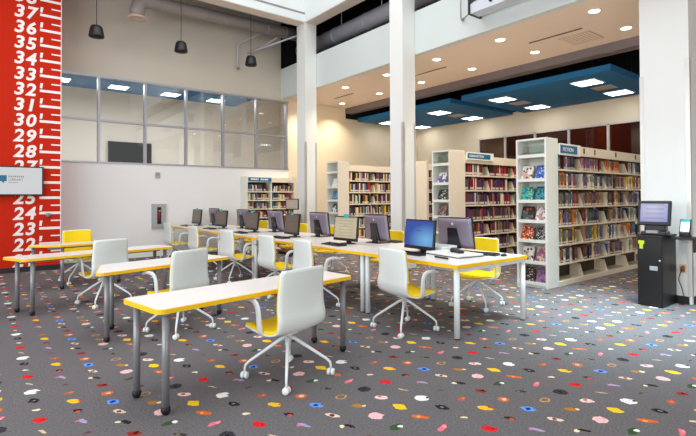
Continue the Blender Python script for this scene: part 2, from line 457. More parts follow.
# fascia, soffit and the dark plenum behind
struct(obj('wall_fascia', B(XF, XF + .12, -4, YB, ZS, 5.21), 'fascia'))
struct(obj('ceiling_soffit', B(XF + .12, 9.35, -4, YB, ZS, ZS + .06), 'soffit'))
struct(obj('ceiling_plenum', B(XF, XW + .15, -4, YB + .15, 6.9, 7.0), 'dark_deck'))
struct(obj('ceiling_deck', B(9.6, XW, -4, YB, 5.25, 5.35), 'dark_deck'))
struct(obj('wall_plenum', B(9.5, 9.6, -4, YB, 4.9, 6.9), 'dark_deck'))
struct(obj('wall_plenum_block', B(XF, XW + .15, -4.1, -4, 4.33, 7.0), 'dark_deck'))  # unseen end wall added to keep sky light out of the plenum
struct(obj('wall_plenum_back', B(XF, XW + .15, YB + .15, YB + .25, 5.2, 7.0), 'dark_deck'))
tr = MB(); tr.box(9.35, 9.37, -4, YB, 4.16, 4.5); tr.box(9.37, 9.62, -4, YB, 4.16, 4.19); tr.box(9.37, 9.62, -4, YB, 4.46, 4.5)
struct(obj('beam_channel', tr, 'steel_brown'))
jo = MB()
for i in range(12): jo.box(9.62, XW, 0.4 + i * 1.0, 0.48 + i * 1.0, 4.95, 5.25)
struct(obj('beam_joists', jo, 'dark_deck'))
# far side wall with a window strip
YM = [9.30, 8.33, 7.34, 6.34, 5.31, 4.32, 3.3]
fw = MB(); fw.box(XW, XW + .15, -4, YB + .15, 0, 1.1); fw.box(XW, XW + .15, -4, YB + .15, 3.32, 4.0)
fw.box(XW, XW + .15, YM[0], YB + .15, 1.1, 3.32); fw.box(XW, XW + .15, -4, YM[-1], 1.1, 3.32)
struct(obj('wall_right', fw, 'wall_tan'))
struct(obj('wall_right_upper', B(XW, XW + .15, -4, YB + .15, 4.0, 5.35), 'dark_deck'))
w2 = bpy.data.objects.new('window_2', None); COL.objects.link(w2); struct(w2)
f = MB()
for y in YM: f.box(XW - .01, XW + .07, y - .03, y + .03, 1.1, 3.32)
f.box(XW - .01, XW + .07, YM[-1], YM[0], 3.27, 3.32); f.box(XW - .01, XW + .07, YM[-1], YM[0], 1.1, 1.15)
obj('window_frame', f, 'alu_white', w2)
for a, b in zip(YM, YM[1:]): obj('glass_pane', B(XW + .03, XW + .04, b + .03, a - .03, 1.15, 3.27), 'dark_glass', w2)
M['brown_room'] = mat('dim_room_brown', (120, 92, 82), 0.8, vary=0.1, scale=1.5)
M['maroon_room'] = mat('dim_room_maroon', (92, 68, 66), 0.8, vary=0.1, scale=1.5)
M['wood_door'] = mat('wood_door', (150, 94, 60), 0.6, vary=0.1)
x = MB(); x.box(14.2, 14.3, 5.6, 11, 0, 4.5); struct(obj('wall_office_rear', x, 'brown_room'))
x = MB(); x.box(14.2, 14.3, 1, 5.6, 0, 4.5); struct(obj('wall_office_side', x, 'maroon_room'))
x = MB(); x.box(14.1, 14.2, 5.75, 6.15, 0, 4.2); struct(obj('door_office', x, 'wood_door'))
struct(obj('ceiling_office', B(XW + .15, 14.3, 1, 11, 4.5, 4.6), 'dark_deck'))
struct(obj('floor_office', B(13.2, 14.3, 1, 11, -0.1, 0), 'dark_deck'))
# atrium beams and the columns under them
YC = 10.14
bm_ = MB(); bm_.box(6.59, XF, -4, YC + .36, 5.98, 8.6)
struct(obj('beam_atrium', bm_, 'white_paint'))
bm_ = MB(); bm_.box(-5, 6.59, YC, YC + .36, 5.98, 8.6)
struct(obj('beam_atrium_cross', bm_, 'white_paint'))
bm_ = MB(); bm_.box(-5, 6.585, YC - .012, YC, 6.175, 6.215)
struct(obj('trim_1', bm_, 'duct'))
bm_ = MB(); bm_.box(6.6, XF - .01, -4, YC, 5.965, 5.98); bm_.box(-5, 6.94, YC + .01, YC + .35, 5.965, 5.98)
struct(obj('beam_underside_tint', bm_, 'beam_bounce'))  # warm bounce light painted as a tan skin on the beam undersides
struct(obj('column', B(6.59, 6.94, YC, YC + .40, 0, 5.965), 'column_tan'))
struct(obj('column', B(6.59, 6.94, 6.594, 6.965, 0, 5.965), 'column_tan'))
struct(obj('column', B(7.31, 7.8, 2.03, 2.61, 0, ZS), 'column_tan'))
g = MB()
def guard(x, y, sx, sy, z1, g):
    g.box(min(x, x - .006 * sx), max(x, x - .006 * sx), min(y - .006 * sy, y + .045 * sy), max(y - .006 * sy, y + .045 * sy), .1, z1)
    g.box(min(x, x + .045 * sx), max(x, x + .045 * sx), min(y, y - .006 * sy), max(y, y - .006 * sy), .1, z1)
for (x, y, sx, sy, z1) in ((6.59, YC, 1, 1, 2.87), (6.94, YC, -1, 1, 2.87), (6.59, 6.594, 1, 1, 2.92), (6.94, 6.594, -1, 1, 2.92), (7.31, 2.03, 1, 1, 3.24), (7.31, 2.61, 1, -1, 3.10)):
    g = MB(); guard(x, y, sx, sy, z1, g)
    struct(obj('trim_3', g, 'guard'))
bb = MB(); bb.box(7.298, 7.31, 2.06, 2.58, 0, .1); bb.box(7.36, 7.8, 2.018, 2.03, 0, .1)
struct(obj('baseboard_column', bb, 'baseboard'))
# hall ceiling behind the cross beam
struct(obj('ceiling_hall', B(-5, XF, YC + .36, YB + .15, 6.9, 7.0), 'brown_deck'))

# red ruler wall
YR, XR = 11.124, 1.283
wr = struct(obj('wall_left', B(-5, XR, YR, YB, 0, 6.9), 'red'))
obj('edge_strip', B(XR, XR + .012, YR - .004, YR + .06, .1, 6.9), 'white_vinyl', wr)
struct(obj('baseboard_left', B(-5, XR, YR - .014, YR, 0, .1), 'baseboard'))
z24, ft = 1.143, .3058
tk = MB()
for n in range(20, 43):
    z = z24 + (n - 24) * ft
    tk.box(.925, XR, YR - .004, YR, z - .025, z + .025)
    tk.box(1.12, XR, YR - .004, YR, z + ft / 2 - .013, z + ft / 2 + .013)
obj('tick_mark', tk, 'white_vinyl', wr)
for n in range(20, 43):
    z = z24 + (n - 24) * ft
    text_mesh('numeral', str(n), .335, 'white_vinyl', wr, (.495, YR - .004, z - .115), (1, 0, 0), (0, 0, 1), bold=.010, shear=.16, kern=1.14)
    x = MB(); x.prism([(.925, z + .05), (.965, z + .05), (.98, z + .155), (.935, z + .155)], YR - .006, YR, 'y')
    obj('foot_mark', x, 'white_vinyl', wr)

# ------------------------------------------------------------------ ceiling fixtures
def downlight(x, y, label):
    t = thing('downlight', label, 'ceiling light', (x, y, ZS), 0, 'recessed downlights in the tan soffit')
    m = MB(); m.lathe([(.075, -.002), (.10, -.012), (.105, -.004), (.105, 0), (.075, 0)], seg=24)
    obj('trim_ring', m, 'white_paint', t)
    m = MB(); m.lathe([(0, -.006), (.078, -.006), (.078, 0), (0, 0)], seg=24)
    obj('lens', m, 'lens', t)
    ld = bpy.data.lights.new('downlight_lamp', 'SPOT'); ld.energy = 150; ld.color = (1.0, .87, .70); ld.spot_size = R(125); ld.spot_blend = .8; ld.shadow_soft_size = .08
    lo = bpy.data.objects.new('downlight_lamp', ld); COL.objects.link(lo); lo.location = (0, 0, -.03); lo.parent = t
ORD = ['first', 'second', 'third', 'fourth', 'fifth', 'sixth', 'seventh', 'eighth', 'ninth', 'tenth', 'eleventh', 'twelfth', 'thirteenth', 'fourteenth', 'fifteenth', 'sixteenth', 'seventeenth', 'eighteenth', 'nineteenth', 'twentieth', 'twenty-first', 'twenty-second', 'twenty-third', 'twenty-fourth', 'twenty-fifth', 'twenty-sixth', 'twenty-seventh', 'twenty-eighth', 'twenty-ninth', 'thirtieth']
for i, y in enumerate((3.33, 5.02, 6.55, 8.1, 9.69, 11.4)):
    for j, x in enumerate((7.56, 8.76)):
        downlight(x, y, '%s downlight from the back wall, soffit row along the %s' % (ORD[5 - i], ('white fascia', 'dark steel channel')[j]))
for k, (y0, y1) in enumerate(((3.8, 4.79), (6.8, 7.77), (10.1, 10.95))):
    tag(obj('slot_diffuser', B(8.125, 8.175, y0, y1, ZS - .006, ZS), 'slot'),
        'thin dark slot air diffuser in the soffit, %s' % ('the one nearest the wide white column', 'the middle of three', 'the one nearest the back wall')[k], 'air vent', 'slot diffusers')
t = thing('access_panel', 'pale square access grille in the tan soffit beside the slot diffuser', 'access panel', (8.65, 4.05, ZS))
obj('panel', B(-.3, .3, -.28, .28, -.008, 0), 'vent', t)
m = MB()
for i in range(9): m.box(-.27, .27, -.25 + i * .06, -.22 + i * .06, -.012, -.008)
obj('slat', m, 'soffit', t)

def cloud(x0, x1, y0, y1, z0, z1, label, lights, vents, glab, ls=.87):
    t = thing('ceiling_cloud', label, 'ceiling panel', ((x0 + x1) / 2, (y0 + y1) / 2, z0))
    hx, hy = (x1 - x0) / 2, (y1 - y0) / 2
    obj('panel', B(-hx, hx, -hy, hy, 0, z1 - z0), 'cloud_blue', t, bevel=.01)
    m = MB()
    for a in (-.7, .7):
        for b in (-.7, .7): m.tube([(a * hx, b * hy, z1 - z0), (a * hx, b * hy, z1 - z0 + .9)], .008, 6)
    obj('hanger_rod', m, 'black_plastic', t)
    for (x, y) in vents:
        m = MB(); m.box(x - .2 - t.location.x, x + .2 - t.location.x, y - .22 - t.location.y, y + .22 - t.location.y, -.01, 0)
        for i in range(7): m.box(x - .18 - t.location.x, x + .18 - t.location.x, y - .20 + i * .06 - t.location.y, y - .175 + i * .06 - t.location.y, -.016, -.01)
        obj('air_grille', m, 'vent', t)
    for (x, y, l) in lights:
        q = thing('ceiling_light', l, 'ceiling light', (x, y, z0 - .012), 0, glab)
        m = MB(); a, b = .3 * ls, .275 * ls
        m.ring([(-a, -a), (a, -a), (a, a), (-a, a)], [(-b, -b), (b, -b), (b, b), (-b, b)], -.008, .011)
        obj('light_frame', m, 'white_paint', q)
        m = MB(); m.box(-b, b, -b, b, -.002, .008)
        obj('diffuser', m, 'troffer', q)
        m = MB()
        for i in range(8): m.box(-b, b, -b + (.065 + i * .06) * ls, -b + (.07 + i * .06) * ls, -.007, -.002)
        obj('louvre', m, 'white_paint', q)
    return t
cloud(9.7, 12.6, 7.95, 11.8, 3.9, 4.03, 'blue ceiling cloud nearer the back wall, above the shelves', 
      [(10.55, 9.05, 'square lit ceiling light in the farther blue cloud, near its front corner'), (12.1, 9.05, 'square lit ceiling light in the farther blue cloud, by the windows at its front'),
       (10.65, 11.3, 'square lit ceiling light in the farther blue cloud, by the back wall and soffit'), (12.2, 11.3, 'square lit ceiling light in the farther blue cloud, corner by back wall and windows')],
      [(11.35, 9.05), (11.4, 11.3)], 'square lights in the blue ceiling clouds')
cloud(9.7, 12.6, 3.98, 7.6, 3.9, 4.03, 'blue ceiling cloud nearer the wide white column, above the fiction shelves',
      [(10.4, 6.85, 'square lit ceiling light in the nearer blue cloud, far end on the soffit side'), (12.05, 6.85, 'square lit ceiling light in the nearer blue cloud, far end on the window side'),
       (10.35, 4.72, 'square lit ceiling light in the nearer blue cloud, near end on the soffit side'), (11.95, 4.72, 'square lit ceiling light in the nearer blue cloud, near end on the window side')],
      [(11.2, 6.85), (11.15, 4.72)], 'square lights in the blue ceiling clouds')
cloud(-1.5, 6.6, 12.5, 14.45, 4.45, 4.55, 'long blue ceiling cloud in the room behind the glass', 
      [(1.55, 13.7, 'square lit ceiling light in the glazed room, next to the red wall'), (2.93, 13.75, 'square lit ceiling light in the glazed room, above the dark television'),
       (4.33, 13.8, 'square lit ceiling light in the glazed room, third from the red wall'), (5.7, 13.85, 'square lit ceiling light in the glazed room, farthest from the red wall')],
      [], 'square lights in the glazed room', .8)

# ducts, pipes, pendants
t = thing('air_duct', 'grey round air duct with a downturned diffuser along the high back wall', 'air duct', (2.72, 11.0, 5.43))
m = MB(); m.tube([(0, 0, .03), (0, 0, .18), (.03, 0, .30), (.10, 0, .39), (.22, 0, .43), (.4, 0, .435), (4.2, 0, .5)], .155, 20)
obj('duct_run', m, 'duct', t)
m = MB(); m.lathe([(.12, .05), (.16, .06), (.20, 0), (.205, -.01), (.13, -.012), (.09, .02), (0, .02)], seg=24)
obj('diffuser_ring', m, 'vent', t)
m = MB()
for i in range(7): m.tube([(.45 + i * .55, 0, .436 + i * .009), (.47 + i * .55, 0, .4365 + i * .009)], .163, 20)
obj('duct_seam', m, 'duct', t)
t = thing('air_duct', 'upper grey air duct running under the hall roof behind the white beam', 'air duct', (-3, 11.25, 6.45))
m = MB(); m.tube([(4.4, 0, 0), (9.8, 0, .06)], .22, 20)
obj('duct_run', m, 'duct', t)
t = thing('air_duct', 'pale round air duct lying behind the top of the white fascia', 'air duct', (7.6, 3, 5.83))
m = MB(); m.tube([(0, -6.9, 0), (0, 8.9, 0)], .21, 20); obj('duct_run', m, 'duct_white', t)
m = MB()
for i in range(8): m.tube([(0, -2 + i * 1.3, 0), (0, -1.98 + i * 1.3, 0)], .217, 20)
obj('duct_seam', m, 'duct_white', t)
m = MB()
for i in range(5): m.tube([(0, .5 + i * 1.6, .2), (0, .5 + i * 1.6, 1.06)], .012, 6)
obj('hanger_rod', m, 'white_tube', t)
t = thing('air_duct', 'dark vertical duct drop behind the fascia beside the second column', 'air duct', (8.2, 7.9, 5.9))
m = MB(); m.tube([(0, 0, -.1), (0, 0, 1.0)], .3, 18); obj('duct_run', m, 'steel_brown', t)
P = 'sprinkler pipes above the back wall'
def pipe(label, pts, r=.018, m='duct_white'):
    q = MB(); q.tube(pts, r, 8); return tag(obj('pipe', q, m), label, 'pipe', P)
pipe('thin pipe running to the back wall and dropping down it, beside the third pendant', [(6.25, 11.6, 6.9), (6.25, 11.6, 6.15), (6.1, 11.7, 6.0), (5.62, 11.93, 5.7), (5.56, 11.95, 5.64), (5.56, 11.95, 5.03)], .022, 'duct_white')
pipe('pale thin pipe slanting beside the top of the corner column', [(6.72, 10.62, 5.80), (5.85, 11.96, 5.48)], .024)
pipe('short bent thin pipe hanging under the hall duct by the corner column', [(6.42, 11.3, 6.22), (6.42, 11.3, 5.84), (6.1, 11.9, 5.62)], .018)
q = MB(); q.lathe([(0, -.05), (.04, -.03), (.045, 0), (.03, .03), (0, .03)], (5.56, 11.93, 5.0), 12)
tag(obj('sprinkler_head', q, 'duct'), 'small round sprinkler head at the foot of the wall pipe', 'sprinkler')

def pendant(x, y, z, label):
    t = thing('pendant_speaker', label, 'pendant', (x, y, z), 0, 'black pendants before the high back wall')
    m = MB(); m.lathe([(0, .0), (.125, 0), (.145, .004), (.148, .02), (.145, .05), (.118, .20), (.09, .235), (.03, .245), (0, .245)], seg=24)
    obj('housing', m, 'black_plastic', t)
    m = MB(); m.lathe([(0, -.004), (.12, -.004), (.12, .002), (0, .002)], seg=24); obj('grille', m, 'rubber', t)
    m = MB(); m.tube([(0, 0, .24), (0, 0, 6.9 - z)], .007, 6); obj('suspension_cable', m, 'black_plastic', t)
pendant(1.87, 10.75, 4.76, 'black bell pendant in front of the back wall, next to the red wall')
pendant(3.605, 10.75, 4.78, 'black bell pendant in front of the back wall, the middle of three')
pendant(5.36, 10.75, 4.77, 'black bell pendant nearest the corner column')

t = thing('projection_screen_case', 'grey projection screen case fixed on brackets to the white fascia', 'projection screen', (6.72, 3.4, 4.57))
m = MB(); m.prism([(-.12, 0), (.12, 0), (.12, .2), (-.02, .24), (-.12, .16)], -2.0, 1.56, 'y'); obj('case', m, 'duct_white', t)
m = MB(); m.box(-.14, .2, 1.56, 1.60, -.01, .34); obj('end_bracket', m, 'black_plastic', t)
m = MB(); m.tube([(-.05, 1.6, .06), (.2, 1.98, .10)], .012, 8); m.lathe([(0, -.03), (.03, -.01), (.03, .02), (0, .03)], (.2, 1.98, .10), 10); obj('stay_rod', m, 'duct', t)
m = MB(); m.tube([(.12, 1.95, .1), (.12, 1.95, 1.4)], .01, 6); obj('hanger_rod', m, 'duct', t)
m = MB(); m.lathe([(0, 0), (.03, 0), (.03, .02), (0, .02)], (0, 0, 0), 12)
o = obj('sensor_eye', m, 'black_plastic', t, loc=(-.121, 1.15, .1), rot=(0, -PI / 2, 0))

# ------------------------------------------------------------------ wall things
t = thing('display_sign', 'white lit wall screen with a teal library logo on the red wall', 'screen', (.47, YR - .1, 1.49))
m = MB(); m.box(-.52, .52, 0, .06, 0, .57); obj('bezel', m, 'black_plastic', t, bevel=.004)
m = MB(); m.box(-.49, .49, -.004, 0, .028, .545); sc_ = obj('screen', m, 'scr_sign', t)
m = MB(); m.box(-.15, .15, .06, .1, .15, .42); obj('wall_bracket', m, 'black_plastic', t)
m = MB(); m.prism([(-.07, .23), (.05, .23), (.05, .305), (.05, .40), (-.07, .40), (-.07, .27)], -.008, -.004, 'y')
m = MB(); m.prism([(-.185, .275), (-.155, .275), (-.125, .235), (-.11, .275), (-.075, .275), (-.075, .39), (-.185, .39)], -.008, -.004, 'y'); obj('logo', m, 'sign_blue', t)
text_mesh('lettering', 'LIBRARY', .055, 'duct', t, (-.05, -.005, .29), (1, 0, 0), (0, 0, 1), bold=.002, ext=.001, kern=1.15)
m = MB()
for i in range(8): m.box(-.05 + i * .032, -.05 + i * .032 + .020, -.006, -.004, .35, .385)
for i in range(7): m.box(-.045 + i * .022, -.045 + i * .022 + .015, -.006, -.004, .245, .26)
obj('small_lettering', m, 'duct', t)
m = MB(); m.lathe([(0, 0), (.045, 0), (.045, .03), (.03, .05), (0, .05)], (0, 0, 0), 16)
tag(obj('wall_sensor', m, 'grey_tube', loc=(1.07, YR - .004, 1.10), rot=(PI / 2, 0, 0)), 'small round grey knob on the red wall at the 24 foot mark', 'sensor')
t = thing('television', 'large black switched-off television behind the glass of the back room', 'television', (3.74, 15.95, 2.42))
m = MB(); m.box(-.64, .64, -.05, 0, 0, .79); obj('housing', m, 'black_plastic', t)
m = MB(); m.box(-.62, .62, -.056, -.05, .02, .77); obj('screen', m, 'tv_black', t)
m = MB(); m.box(-.2, .2, 0, .04, .2, .6); obj('wall_bracket', m, 'black_plastic', t)
t = thing('extinguisher_cabinet', 'grey fire extinguisher cabinet with a narrow dark window on the back wall', 'cabinet', (3.47, YB, .69))
m = MB(); m.box(-.165, .165, -.06, 0, 0, .6); obj('body', m, 'cabinet_grey', t)
m = MB(); m.ring([(-.15, .02), (.15, .02), (.15, .58), (-.15, .58)], [(-.05, .1), (.05, .1), (.05, .52), (-.05, .52)], 0, .012)
o = obj('door', m, 'cabinet_grey', t, loc=(0, -.06, 0), rot=(PI / 2, 0, 0))
m = MB(); m.box(-.05, .05, -.062, -.058, .1, .52); obj('window', m, 'black_lam', t)
m = MB(); m.tube([(.0, -.066, .16), (.0, -.066, .38), (0, -.066, .40)], [.022, .022, .01], 12); obj('extinguisher', m, 'ext_red', t)
m = MB(); m.box(-.01, .03, -.072, -.062, .41, .44); obj('handle', m, 'green_tag', t)
t = thing('thermostat', 'small grey thermostat high on the white back wall above the extinguisher cabinet', 'thermostat', (3.445, YB, 1.93))
obj('body', B(-.06, .06, -.03, 0, 0, .14), 'cabinet_grey', t, bevel=.006); obj('display', B(-.035, .035, -.033, -.03, .06, .11), 'duct', t)

# ------------------------------------------------------------------ tables
def rounded(poly, r, n=5):
    out = []; k = len(poly)
    for i in range(k):
        p0, p, p1 = (Vector((*poly[j % k], 0)) for j in (i - 1, i, i + 1))
        a = (p0 - p).normalized(); b = (p1 - p).normalized(); half = a.angle(b) / 2
        d = r / math.tan(half); c = p + (a + b).normalized() * (r / math.sin(half))
        v0 = p + a * d - c; v1 = p + b * d - c
        for q in range(n + 1):
            f_ = q / n; v = v0.lerp(v1, f_).normalized() * r
            out.append(((c + v).x, (c + v).y))
    return out
def inset(poly, d):
    n = len(poly); out = []
    cx = sum(p[0] for p in poly) / n; cy = sum(p[1] for p in poly) / n
    for i in range(n):
        p0, p, p1 = (Vector((*poly[j % n], 0)) for j in (i - 1, i, i + 1))
        tdir = (p1 - p0).normalized(); nn = Vector((-tdir.y, tdir.x, 0))
        if nn.dot(Vector((cx, cy, 0)) - p) < 0: nn = -nn
        q = p + nn * d; out.append((q.x, q.y))
    return out

def train_table(poly, legs, label):
    """poly: world corners counter-clockwise; legs: world foot points"""
    cx = sum(p[0] for p in poly) / 4; cy = sum(p[1] for p in poly) / 4
    t = thing('training_table', label, 'table', (cx, cy, 0), 0, 'white and yellow training tables')
    P_ = rounded([(x - cx, y - cy) for x, y in poly], .06)
    I_ = inset(P_, .012)
    m = MB(); m.prism(I_, .674, .70); top = obj('tabletop', m, 'lam_white', t)
    m = MB(); m.ring(P_, I_, .668, .6985); obj('edge_band', m, 'edge_yellow', top)
    for (x, y) in legs:
        x -= cx; y -= cy
        m = MB(); m.tube([(x, y, .055), (x, y, .674)], .025, 12)
        m.tube([(x, y, .655), (x, y, .674)], .045, 12)
        l = obj('leg', m, 'grey_tube', t)
        m = MB(); m.lathe([(0, 0), (.018, .002), (.03, .02), (.032, .034), (.028, .05), (.02, .06), (0, .062)], (x, y, 0), 12); obj('caster', m, 'rubber', l)
    m = MB()
    (ax, ay), (bx, by) = legs[0], legs[-1]
    m.tube([((legs[0][0] + legs[1][0]) / 2 - cx, (legs[0][1] + legs[1][1]) / 2 - cy, .645), ((legs[2][0] + legs[3][0]) / 2 - cx, (legs[2][1] + legs[3][1]) / 2 - cy, .645)], .018, 8)
    obj('cross_rail', m, 'grey_tube', t)
    return t
def rect(fl, L, W, a):
    a = R(a); u = (math.cos(a), math.sin(a)); v = (-u[1], u[0])
    return [fl, (fl[0] + L * u[0], fl[1] + L * u[1]), (fl[0] + L * u[0] + W * v[0], fl[1] + L * u[1] + W * v[1]), (fl[0] + W * v[0], fl[1] + W * v[1])]
def inner(poly, d):
    p = inset(poly, d); return p
p1 = [(.90, 3.12), (2.72, 3.375), (2.66, 3.89), (.80, 3.68)]
c4 = lambda p, e: [tuple(Vector(p[i]) + (Vector(p[(i + 1) % 4]) - Vector(p[i])).normalized() * e + (Vector(p[i - 1]) - Vector(p[i])).normalized() * e) for i in (0, 3, 1, 2)]
train_table(p1, [(.965, 3.175), (.885, 3.575), (2.64, 3.44), (2.585, 3.83)], 'long training table nearest the camera, white top with yellow edge on grey legs')
p2 = [(.865, 5.02), (2.44, 5.44), (2.28, 5.95), (1.03, 5.70)]
train_table(p2, [(.99, 5.13), (1.13, 5.61), (2.31, 5.50), (2.21, 5.83)], 'yellow edged training table second from the camera, behind the nearest one')
p3 = [(.40, 6.79), (2.30, 7.15), (2.20, 7.62), (.20, 7.27)]
train_table(p3, [(.505, 6.87), (.37, 7.20), (2.18, 7.22), (2.12, 7.52)], 'yellow edged training table third from the camera, in front of the red wall')
p4 = [(.98, 8.50), (1.95, 8.60), (1.90, 9.12), (.50, 8.84)]
train_table(p4, [(1.02, 8.57), (.66, 8.82), (1.86, 8.68), (1.82, 9.0)], 'short yellow edged training table farthest back, closest to the red wall')

BX0, BX1 = 3.70, 4.975
def bench(y0, y1, label):
    yc, h = (y0 + y1) / 2, (y1 - y0) / 2
    t = thing('computer_table', label, 'table', ((BX0 + BX1) / 2, yc, 0), 0, 'computer tables in one long row')
    hx = (BX1 - BX0) / 2
    P_ = rounded([(-hx, -h), (hx, -h), (hx, h), (-hx, h)], .02, 3); I_ = inset(P_, .01)
    m = MB(); m.prism(I_, .713, .745); top = obj('tabletop', m, 'lam_white', t)
    m = MB(); m.ring(P_, I_, .708, .7435); obj('edge_band', m, 'edge_yellow', top)
    for sx in (-1, 1):
        for sy in (-1, 1):
            m = MB(); m.tube([(sx * (hx - .045), sy * (h - .045), .012), (sx * (hx - .045), sy * (h - .045), .713)], .03, 14)
            l = obj('leg', m, 'white_tube', t)
            m = MB(); m.lathe([(0, 0), (.026, 0), (.026, .012), (0, .012)], (sx * (hx - .045), sy * (h - .045), 0), 12); obj('foot_glide', m, 'rubber', l)
    m = MB(); m.box(-.03, .03, -h + .05, h - .05, .62, .708); m.box(-hx + .05, hx - .05, -h + .03, -h + .06, .665, .708); m.box(-hx + .05, hx - .05, h - .06, h - .03, .665, .708)
    obj('under_frame', m, 'white_tube', t)
YT = [2.96, 4.42, 5.90, 7.38, 8.86, 10.34, 11.78]
BN = ['computer table at the camera end of the row, carrying the blue screen', 'second computer table of the row from the camera end, holding the pale document screen', 'third computer table of the row from the camera end',
      'fourth computer table of the row from the camera end', 'fifth computer table of the row from the camera end', 'last computer table of the row, up against the back wall']
for i in range(6): bench(YT[i] + .003, YT[i + 1] - .003, BN[i])

# ------------------------------------------------------------------ chairs (face +X)
def catmull(P_, n):
    out = []
    P_ = [Vector(p) for p in P_]
    Q = [P_[0] * 2 - P_[1]] + P_ + [P_[-1] * 2 - P_[-2]]
    for i in range(1, len(Q) - 2):
        for k in range(n):
            s = k / n
            out.append(.5 * ((2 * Q[i]) + (Q[i + 1] - Q[i - 1]) * s + (2 * Q[i - 1] - 5 * Q[i] + 4 * Q[i + 1] - Q[i + 2]) * s * s + (3 * Q[i] - Q[i - 1] - 3 * Q[i + 1] + Q[i + 2]) * s ** 3))
    out.append(P_[-1]); return out
def shell_grid(shrink=0.0, off=0.0):
    prof = catmull([(-.200, 0, .882), (-.184, 0, .77), (-.169, 0, .66), (-.165, 0, .56), (-.168, 0, .475), (-.138, 0, .402), (-.03, 0, .372), (.10, 0, .385), (.21, 0, .398), (.275, 0, .388)], 4)
    n = len(prof); nj = 13; G = []
    for i, p in enumerate(prof):
        f_ = i / (n - 1)
        w = .230 + .020 * min(1, f_ / .45) ** 1.4 - .025 * max(0, (f_ - .8) / .2)
        e = min(i, n - 1 - i)
        w -= ((.014, .003, 0) if i < 4 else (.034, .012, .004))[e] if e < 3 else 0
        w -= shrink
        back = max(0.0, 1 - f_ / .5); seat = 1 - back if f_ < .5 else 1.0
        row = []
        for j in range(nj):
            tt = -1 + 2 * j / (nj - 1)
            q = Vector((p.x + .035 * back * tt * tt, tt * w, p.z + .018 * min(1, seat) * tt * tt))
            if i == 0: q.z -= .006 * abs(tt) ** 3
            row.append(q)
        G.append(row)
    if shrink:
        G[0] = [q + Vector((.004, 0, -.008)) for q in G[0]]
    return G
def make_chair(label):
    t = thing('task_chair', label, 'chair', (0, 0, 0), 0, 'white and yellow task chairs')
    G = shell_grid()
    m = MB(); m.sheet(G, -.012); sh = obj('shell', m, 'shell_white', t)
    m = MB(); m.sheet(shell_grid(.004), .020); obj('upholstery', m, 'uph_yellow', t)
    for s in (-1, 1):
        m = MB()
        pts = catmull([(.02, s * .19, .376), (.025, s * .245, .392), (.02, s * .268, .47), (.022, s * .276, .57), (.05, s * .280, .63), (.12, s * .280, .648), (.20, s * .276, .640), (.25, s * .272, .622)], 3)
        g_ = []
        for k, p in enumerate(pts):
            d_ = pts[min(k + 1, len(pts) - 1)] - pts[max(k - 1, 0)]; n_ = Vector((d_.z, 0, -d_.x))
            n_ = n_.normalized() if n_.length > .02 else Vector((1, 0, 0))
            q_ = k / (len(pts) - 1); hw = .028 - .012 * min(1, q_ / .7) - .005 * max(0, (q_ - .7) / .3)
            g_.append([p + n_ * hw * u_ for u_ in (-1, -.5, 0, .5, 1)])
        m.sheet(g_, .016, s < 0); obj('armrest', m, 'white_tube', t)
    m = MB(); m.tube([(0, 0, .25), (0, 0, .36)], .024, 12); m.prism(rounded([(-.07, -.06), (.07, -.06), (.07, .06), (-.07, .06)], .03), .35, .366); obj('pedestal', m, 'white_tube', t)
    for a in (45, 135, 225, 315):
        c, s = math.cos(R(a)), math.sin(R(a))
        m = MB(); m.tube([(c * .01, s * .01, .318), (c * .06, s * .06, .296), (c * .305, s * .305, .132), (c * .333, s * .333, .105), (c * .34, s * .34, .08), (c * .34, s * .34, .045)], [.017, .015, .011, .010, .009, .008], 8)
        l = obj('leg', m, 'white_tube', t)
        m = MB()
        for k in (-1, 1):
            m.lathe([(0, -.012), (.022, -.012), (.027, -.006), (.027, .006), (.022, .012), (0, .012)], (0, 0, 0), 14)
        # two wheels side by side
        me = m
        Rm = Matrix.Rotation(PI / 2, 4, 'X')
        bmesh.ops.transform(me.b, matrix=Rm, verts=me.b.verts)
        vs = list(me.b.verts); half = len(vs) // 2
        for v in vs[:half]: v.co.y += .016
        for v in vs[half:]: v.co.y -= .016
        bmesh.ops.transform(me.b, matrix=Matrix.Translation((c * .34, s * .34, .027)) @ Matrix.Rotation(R(a + 70), 4, 'Z'), verts=me.b.verts)
        obj('caster', me, 'shell_white', l)
    return t
CH = [  # x, y, facing, label
    (1.932, 3.235, 102, 'white backed chair pulled up to the nearest training table'),
    (1.70, 5.10, 110, 'white backed chair at the second training table, behind the nearest one'),
    (1.335, 7.06, 106, 'white backed chair at the third training table, facing the back wall'),
    (1.36, 9.20, 278, 'chair with yellow inner back facing the camera, beside the red wall'),
    (3.60, 3.60, -6, 'white backed chair at the blue screen, first in the row along the computer tables'),
    (3.44, 5.12, -3, 'white backed chair second from the camera end of the computer tables'),
    (3.45, 6.12, 0, 'white backed chair third from the camera end of the computer tables'),
    (3.46, 7.55, 4, 'white backed chair fourth from the camera end of the computer tables'),
    (3.46, 9.14, 2, 'white backed chair fifth from the camera end of the computer tables'),
    (3.46, 10.75, 0, 'white backed chair nearest the extinguisher cabinet, last along the computer tables'),
    (5.10, 3.77, 190, 'yellow chair on the far side of the computer tables, beside the white scanner'),
    (5.20, 5.60, 182, 'yellow chair on the far side of the computer tables, behind the blue screen'),
    (5.20, 7.20, 178, 'yellow chair on the far side of the computer tables, behind the pale document screen'),
    (5.20, 8.42, 181, 'yellow chair on the far side, between the third and fourth screens'),
    (5.20, 10.10, 179, 'yellow chair on the far side, behind the fourth computer screen'),
    (5.20, 11.32, 180, 'yellow chair on the far side, last before the back wall shelves')]
proto = make_chair(CH[0][3])
for i, (x, y, a, l) in enumerate(CH):
    if i == 0: continue
    dup(proto, (x, y, 0), R(a), l)
